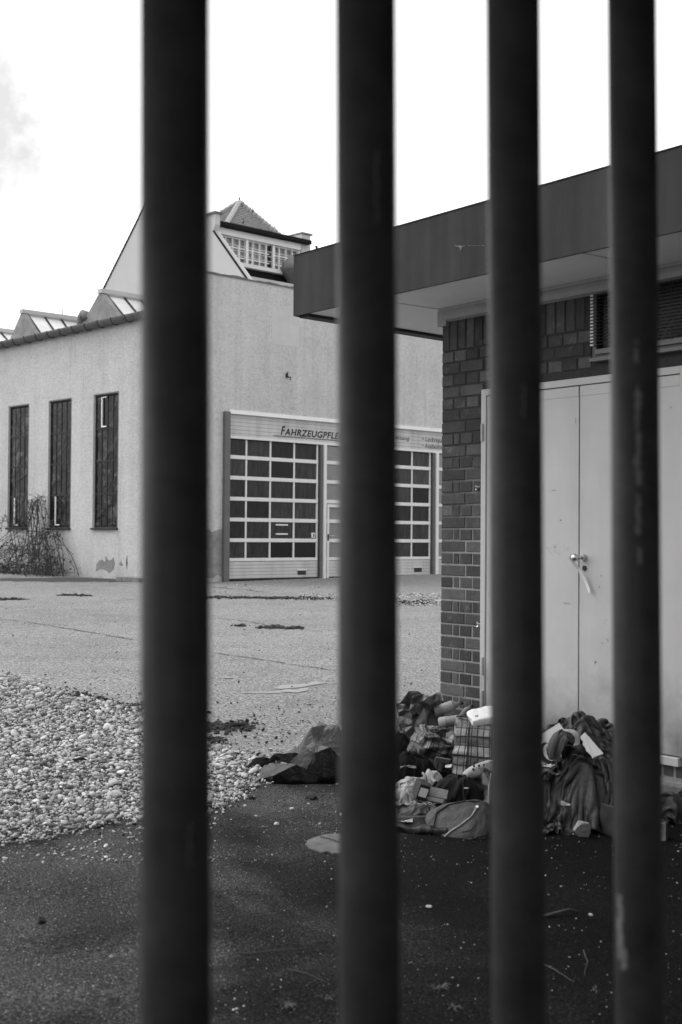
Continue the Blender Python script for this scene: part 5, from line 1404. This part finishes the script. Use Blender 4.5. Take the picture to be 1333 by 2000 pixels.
# stones
def rock(name, at, r, seed, mat, label, cat='stone', flat=1.0, sub=3, group=None):
    bm = bmesh.new(); bmesh.ops.create_icosphere(bm, subdivisions=sub, radius=1.0); rnd = random.Random(seed)
    planes = [(Vector((rnd.gauss(0, 1), rnd.gauss(0, 1), rnd.gauss(0, 1))).normalized(), rnd.uniform(.45, .8)) for _ in range(9)]
    for v in bm.verts:
        for n_, d_ in planes:
            k = v.co.dot(n_) - d_
            if k > 0: v.co -= n_ * k
        v.co += noise.noise_vector(v.co * 3 + Vector((seed, 0, 0))) * .07
        v.co.x *= r[0]; v.co.y *= r[1]; v.co.z *= r[2]
    zmin = min(v.co.z for v in bm.verts)
    for v in bm.verts: v.co.z -= zmin + r[2] * .06
    me = bpy.data.meshes.new(name); bm.to_mesh(me); bm.free(); o = link_mesh(name, me, mat); o.location = at; o.rotation_euler = (0, 0, rnd.uniform(0, 3))
    return tag(o, label, cat, group)
rock('rubble_chunk', G(1137, 1636), (.062, .05, .055), 5, M['stone'], 'rough pale chunk of broken concrete in front of the coat heap', 'rubble')
rock('stone', G(80, 1806), (.022, .02, .018), 6, M['clod'], 'single black lump on the dark asphalt at far left', 'lump')
rock('stone', G(97, 1640), (.032, .028, .024), 7, M['clod'], 'black lump on the lower edge of the gravel', 'lump')
rock('stone', G(148, 1492), (.075, .04, .026), 9, M['clod'], 'long black lump lying on the middle of the gravel', 'lump')
rock('stone', G(52, 1476), (.04, .035, .022), 10, M['clod'], 'dark clod on the gravel at the far left', 'lump')
rock('stone', G(26, 1478), (.025, .02, .018), 13, M['clod'], 'smaller dark clod beside the larger one on the left gravel', 'lump')
rock('stone', G(608, 1562), (.05, .04, .02), 14, M['clod'], 'black clod under the front edge of the bin bag', 'lump')
rock('stone', G(494, 1563), (.022, .018, .016), 15, M['clod'], 'black lump at the lower gravel tip left of the bin bag', 'lump')
rock('stone', G(482, 1413), (.024, .02, .022), 16, M['clod'], 'black lump standing on the soil patch behind the gravel', 'lump')
rock('stone', G(146, 1380), (.05, .04, .03), 17, M['stone'], 'large round pale stone on the far edge of the gravel', 'stone')
rock('stone', G(162, 1427), (.04, .035, .03), 18, M['stone'], 'pale round stone standing out on the upper gravel', 'stone')
rock('stone', G(145, 1614), (.035, .03, .025), 19, M['stone'], 'big rounded cobble on the lower gravel', 'stone')
rock('stone', G(2, 1530), (.04, .035, .03), 20, M['stone'], 'grey cobble on the gravel at the left picture edge', 'stone')
rock('stone', G(838, 1774), (.014, .012, .009), 22, M['pebble'], 'small pale pebble alone on the dark asphalt between second and third bars', 'pebble')
rock('stone', G(218, 1872), (.010, .009, .007), 23, M['pebble'], 'small pale pebble alone on the asphalt near the bottom left', 'pebble')
rock('stone', G(1155, 1791), (.014, .011, .008), 24, M['pebble'], 'pale pebble on dark asphalt between the third and fourth bars', 'pebble')
rock('stone', G(461, 1974), (.011, .010, .007), 25, M['pebble'], 'pale pebble at the bottom just right of the first bar', 'pebble')
rock('stone', G(542, 1612), (.022, .017, .012), 26, M['pebble'], 'pale pebble on the asphalt below the bin bag', 'pebble')
# scraps
def scrap(px, py, w, h, seed, mat, label, cat='scrap', z0=.02, crum=.008, up=0.0):
    o = cloth('paper_scrap', G(px, py), (w, h), (.85, .85), [], M[mat], seed, nx=16, ny=12, z0=z0, crum=crum, steps=10, bend=.9, thick=.0015,
              shape=lambda X, Y, s=seed: 1 - .30 * np.abs(np.sin(3 * np.arctan2(Y, X) + s)) * (np.hypot(X, Y) * 2))
    return tag(o, label, cat)
scrap(464, 1936, .075, .055, 131, 'paper', 'white paper scrap near the bottom beside the first bar')
scrap(520, 1584, .10, .05, 132, 'carton', 'crumpled pale scrap on the asphalt left of the flat slab')
scrap(427, 1497, .07, .05, 133, 'carton', 'pale scrap on the gravel next to the first bar')
scrap(618, 1583, .13, .09, 134, 'paper', 'largest torn pale wrapper below the bin bag')
scrap(634, 1596, .06, .04, 135, 'paper', 'small bright paper scrap nearest the second bar')
scrap(580, 1602, .07, .06, 136, 'pale_cloth', 'small crumpled tissue between the slab and the gravel tip')
scrap(628, 1556, .12, .07, 137, 'pale_cloth', 'pale crushed cup lying directly under the bin bag')
scrap(512, 1572, .09, .05, 138, 'pale_cloth', 'pale flattened scrap at the lower gravel tip')
for k, (px, py) in enumerate(((810, 1626), (925, 1637), (1075, 1640), (1150, 1652))):
    scrap(px, py, .035, .015, 140 + k, 'paper', ('bright sliver of paper in front of the flat black case', 'bright sliver of paper in front of the satchel', 'bright sliver of paper just right of the third bar', 'bright sliver of paper in front of the rubble chunk')[k])
M['slabstone'] = simple('slabstone', 0.11, .9, .5, 9, bump=1.0, bscale=40)
# flat broken slab
sp_ = [(596, 1652), (605, 1643), (625, 1636), (655, 1631), (700, 1632), (735, 1640), (730, 1655), (690, 1668), (650, 1671), (625, 1668), (606, 1661)]
P = rough(sp_, .006, 4, 77); c0 = sum(P, Vector()) / len(P)
fl = empty('flat_slab', c0)
MB().prism([(p.x - c0.x, p.y - c0.y) for p in P], 2, 0.0, .012).build('slab', M['slabstone'], fl, bevel=.003)
a_, b_ = G(626, 1640) - c0, G(664, 1652) - c0; MB().tube([(a_.x, a_.y, .017), ((a_.x + b_.x) / 2, (a_.y + b_.y) / 2 + .01, .0175), (b_.x, b_.y, .017)], .0022, 4).build('crack', M['clod'], fl)
tag(fl, 'flat pale slab fragment half hidden behind the second bar', 'slab')
# broken bits of wood in the soil
for k, (p, q, r_) in enumerate((((440, 1424), (482, 1420), .018), ((385, 1450), (432, 1444), .012))):
    a, b = G(*p), G(*q); t_ = (b - a)
    o = MB().tube([a + Vector((0, 0, r_)), a.lerp(b, .5) + Vector((0, .01, r_ * 1.3)), b + Vector((0, 0, r_))], [r_, r_ * 1.1, r_ * .6], 6).build('wood_piece', M['clod'], None)
    tag(o, ('charred wood piece on the soil beside the first bar', 'thin charred stick at the gravel edge beside the first bar')[k], 'wood')
# twigs
def twig(pts, r, label, branches=(), name='twig'):
    P = [G(*p[:2]) + Vector((0, 0, r + (p[2] if len(p) > 2 else 0))) for p in pts]; mb = MB(); Q = []
    for i in range(len(P) - 1):
        for k in range(4): Q.append(P[i].lerp(P[i + 1], k / 4) + Vector((random.uniform(-.002, .002), random.uniform(-.003, .003), random.uniform(0, .002))))
    Q.append(P[-1]); mb.tube(Q, [r * (1 - .6 * k / len(Q)) for k in range(len(Q))], 5)
    for b in branches:
        B = [G(*p) + Vector((0, 0, r * 1.5)) for p in b]; mb.tube(B, r * .6, 5)
    return tag(mb.build(name, M['twig'], None), label, 'twig')
twig([(440, 1866), (500, 1868, .01), (560, 1867, .02), (610, 1862, .015), (650, 1852)], .003, 'long thin twig lying on dark asphalt between first and second bars', ([(440, 1866), (446, 1860)],))
twig([(560, 1895), (600, 1908, .01), (640, 1922), (690, 1930)], .0025, 'thin curved twig nearest the second bar at the bottom')
twig([(1050, 1880), (1085, 1902, .01), (1120, 1920), (1140, 1935)], .003, 'forked twig on the asphalt right of the third bar', ([(1085, 1902), (1060, 1918)], [(1120, 1920), (1125, 1905)]))
twig([(1140, 1868, .02), (1148, 1890, .02), (1140, 1912)], .0025, 'curved thin stalk between the third and fourth bars')
twig([(1060, 1795), (1110, 1790, .02), (1128, 1784)], .008, 'thick dark stick right of the third bar')
twig([(535, 1590), (548, 1582), (558, 1572, .01)], .004, 'short pale stick below the gravel tip')
# small dry weeds
def weed(px, py, r, n, seed, label):
    rnd = random.Random(seed); mb = MB()
    for k in range(n):
        a = rnd.uniform(0, 6.28); L_ = r * rnd.uniform(.25, 1.1); w = L_ * rnd.uniform(.05, .12); d = Vector((math.cos(a), math.sin(a), 0)); s = Vector((-d.y, d.x, 0)) * w; h = L_ * rnd.uniform(.1, .6)
        mb.add([(0, 0, .003), d * L_ * .5 + s + Vector((0, 0, h * .8)), d * L_ + Vector((0, 0, h * .5)), d * L_ * .5 - s + Vector((0, 0, h * .7))], [(0, 1, 2, 3)])
    o = mb.build('weed', M['weed'], None); o.location = G(px, py); return tag(o, label, 'weed')
M['weed'] = simple('weed', 0.055, 0.9, 0.5, 60)
weed(556, 1968, .05, 60, 1, 'small dry weed at the bottom between first and second bars, the larger one')
weed(636, 1955, .04, 46, 2, 'small dry weed at the bottom close to the second bar')
weed(858, 1932, .045, 50, 3, 'flat dry weed between the second and third bars')
weed(885, 1972, .04, 44, 4, 'dry weed tuft at the bottom left of the third bar')
weed(1163, 1938, .035, 16, 5, 'tiny dry weed left of the fourth bar')
weed(1290, 1960, .03, 14, 6, 'tiny dry weed right of the fourth bar')

# things right of the fourth bar
bl = cloth('blanket', G(1330, 1606), (0.62, 0.34), (0.62, 0.5), [(0, 0.02, .04, .20, .09, .10, 2.2)], M['mid_cloth'], 151, nx=50, ny=32, z0=.2, steps=50, bend=.6)
bl.data.materials[0] = M['nylon']; tag(bl, 'dark rolled blanket against the footing at the right picture edge', 'blanket')
M['board'] = simple('board', .30, .5, .1, 5); Pq = G(1262, 1592); e = empty('plastic_board', Pq + Vector((0, 0, 0)))
s = 6.95 / F_PX; rawp = [(1284, 1592), (1293, 1572), (1296, 1556), (1294, 1542), (1293, 1526), (1290, 1480), (1287, 1430), (1284, 1400), (1240, 1390), (1205, 1420), (1200, 1592)]
MB().prism([((x - 1262) * s, (1592 - y) * s) for x, y in rawp], 1, -.003, .003).build('sheet', M['board'], e)
MB().prism([((x - 1262) * s, (1592 - y) * s) for x, y in ((1289.5, 1524), (1287, 1462), (1200, 1455), (1200, 1524))], 1, -.0045, -.0032).build('dark_band', M['carton_dark'], e)
e.rotation_euler = (-.12, 0, .1)
tag(e, 'pale plastic panel with a dark band standing half hidden by the fourth bar', 'panel')
sk = empty('brick_rubble', G(1288, 1642)); MB().box(-.05, .035, -.03, .05, 0, .10).build('body', M['carton_dark'], sk, bevel=.006)
rb = MB().box(-.006, .024, -.036, -.030, .005, .098).build('face', M['stone'], sk, bevel=.004)
sk.name = 'block'; tag(sk, 'small upright block with a pitted pale face beside the fourth bar', 'block')
bx_ = soft_box('cardboard_box', G(1215, 1636), (.085, .09, .085), 16, 202, (.005, 6, .5), .03, -.012, (0, .05, .25), M['carton_dark'], res=16)
tag(bx_, 'dark dented box standing behind the fourth bar at the right of the coat', 'box')

# ================================================================== BRAMBLE against the hall's left wall
rnd = random.Random(17); cane = MB(); lf = MB(); HI = HF.M
def hpt(v, out, z): return HI @ Vector((-out, v, z))
vA, _ = hlf(153, 1120); vB, _ = hlf(0, 1120); vC = vB + 5
def cane_at(v0, v1, hgt, o0, o1, r, n=16, tw=True):
    pts = []; ph = rnd.uniform(0, 6)
    for k in range(n + 1):
        t = k / n; z = gz + hgt * math.sin(math.pi * min(1, t * rnd.uniform(.99, 1.01)) * .93) ** .8 if t > 0 else gz
        pts.append(hpt(v0 + (v1 - v0) * t + .10 * math.sin(ph + 5 * t), o0 + (o1 - o0) * t + .1 * math.sin(ph + 4 * t), z + rnd.uniform(-.03, .03)))
    cane.tube(pts, [r * (1 - .7 * k / n) for k in range(n + 1)], 3, False)
    if tw:
        for k in range(1, n + 1):
            for _ in range(2):
                if rnd.random() < .45:
                    p = pts[k]; d = Vector((rnd.gauss(0, 1), rnd.gauss(0, .6), rnd.gauss(.3, 1))).normalized(); L_ = rnd.uniform(.05, .28)
                    q = p + d * L_; cane.tube([p, p + d * L_ * .5 + Vector((0, 0, .02)), q], r * .4, 3, False)
                    if rnd.random() < .5:
                        for c_ in (p, q):
                            s = rnd.uniform(.015, .035); a = Vector((rnd.gauss(0, 1), rnd.gauss(0, 1), rnd.gauss(0, 1))).normalized() * s; b = a.cross(Vector((rnd.gauss(0, 1), rnd.gauss(0, 1), rnd.gauss(0, 1)))).normalized() * s
                            lf.add([c_ - a, c_ + b, c_ + a, c_ - b], [(0, 1, 2, 3)])
sp = vC - vA
for k in range(40):
    v0 = vA + sp * rnd.random(); d = rnd.choice((-1, 1)) * rnd.uniform(.8, 3.2); v1 = max(vA + .05, v0 + d)
    edge = min(1, .35 + (max(v0, v1) - vA) / 2.5)
    cane_at(v0, v1, rnd.uniform(.2, 1.0) * edge, rnd.uniform(.1, .9), rnd.uniform(.05, .9), rnd.uniform(.006, .011))
for k in range(100):
    v0 = vA + sp * rnd.random(); cane_at(v0, max(vA, v0 + rnd.uniform(-2.2, 2.2)), rnd.uniform(.05, .38), rnd.uniform(0, 1.1), rnd.uniform(0, 1.1), .010, 10)
for (pa, pb, zt_) in (((128, 0), (75, 0), 965), ((152, 0), (88, 0), 1035), ((100, 0), (55, 0), 962), ((90, 0), (85, 0), 975), ((60, 0), (0, 0), 1000), ((75, 0), (78, 0), 970)):
    va_, _ = hlf(pa[0], 1120); vb_, _ = hlf(pb[0], 1100); hh_ = hlf((pa[0] + pb[0]) / 2, zt_)[1] - gz
    for q in range(3): cane_at(va_ + rnd.uniform(-.2, .2), vb_ + rnd.uniform(-.4, .4), hh_ * rnd.uniform(.75, 1.0), rnd.uniform(.1, .5), rnd.uniform(.05, .5), .013, 20)
for k in range(22): cane_at(vA + rnd.uniform(1.5, 5.5), vA + rnd.uniform(-.05, .9), rnd.uniform(.5, 1.25), rnd.uniform(.1, .8), rnd.uniform(.1, .8), .010, 18)
br = empty('bramble', hpt((vA + vB) / 2, .4, gz)); tag(br, 'tangled leafless bramble growing against the left wall of the hall', 'bush')
for mb, nm, mt in ((cane, 'canes', 'dead_cane'), (lf, 'leaves', 'leaf')):
    o = mb.build(nm, M[mt], br); o.matrix_parent_inverse = Matrix.Translation(-br.location); o['kind'] = 'stuff'
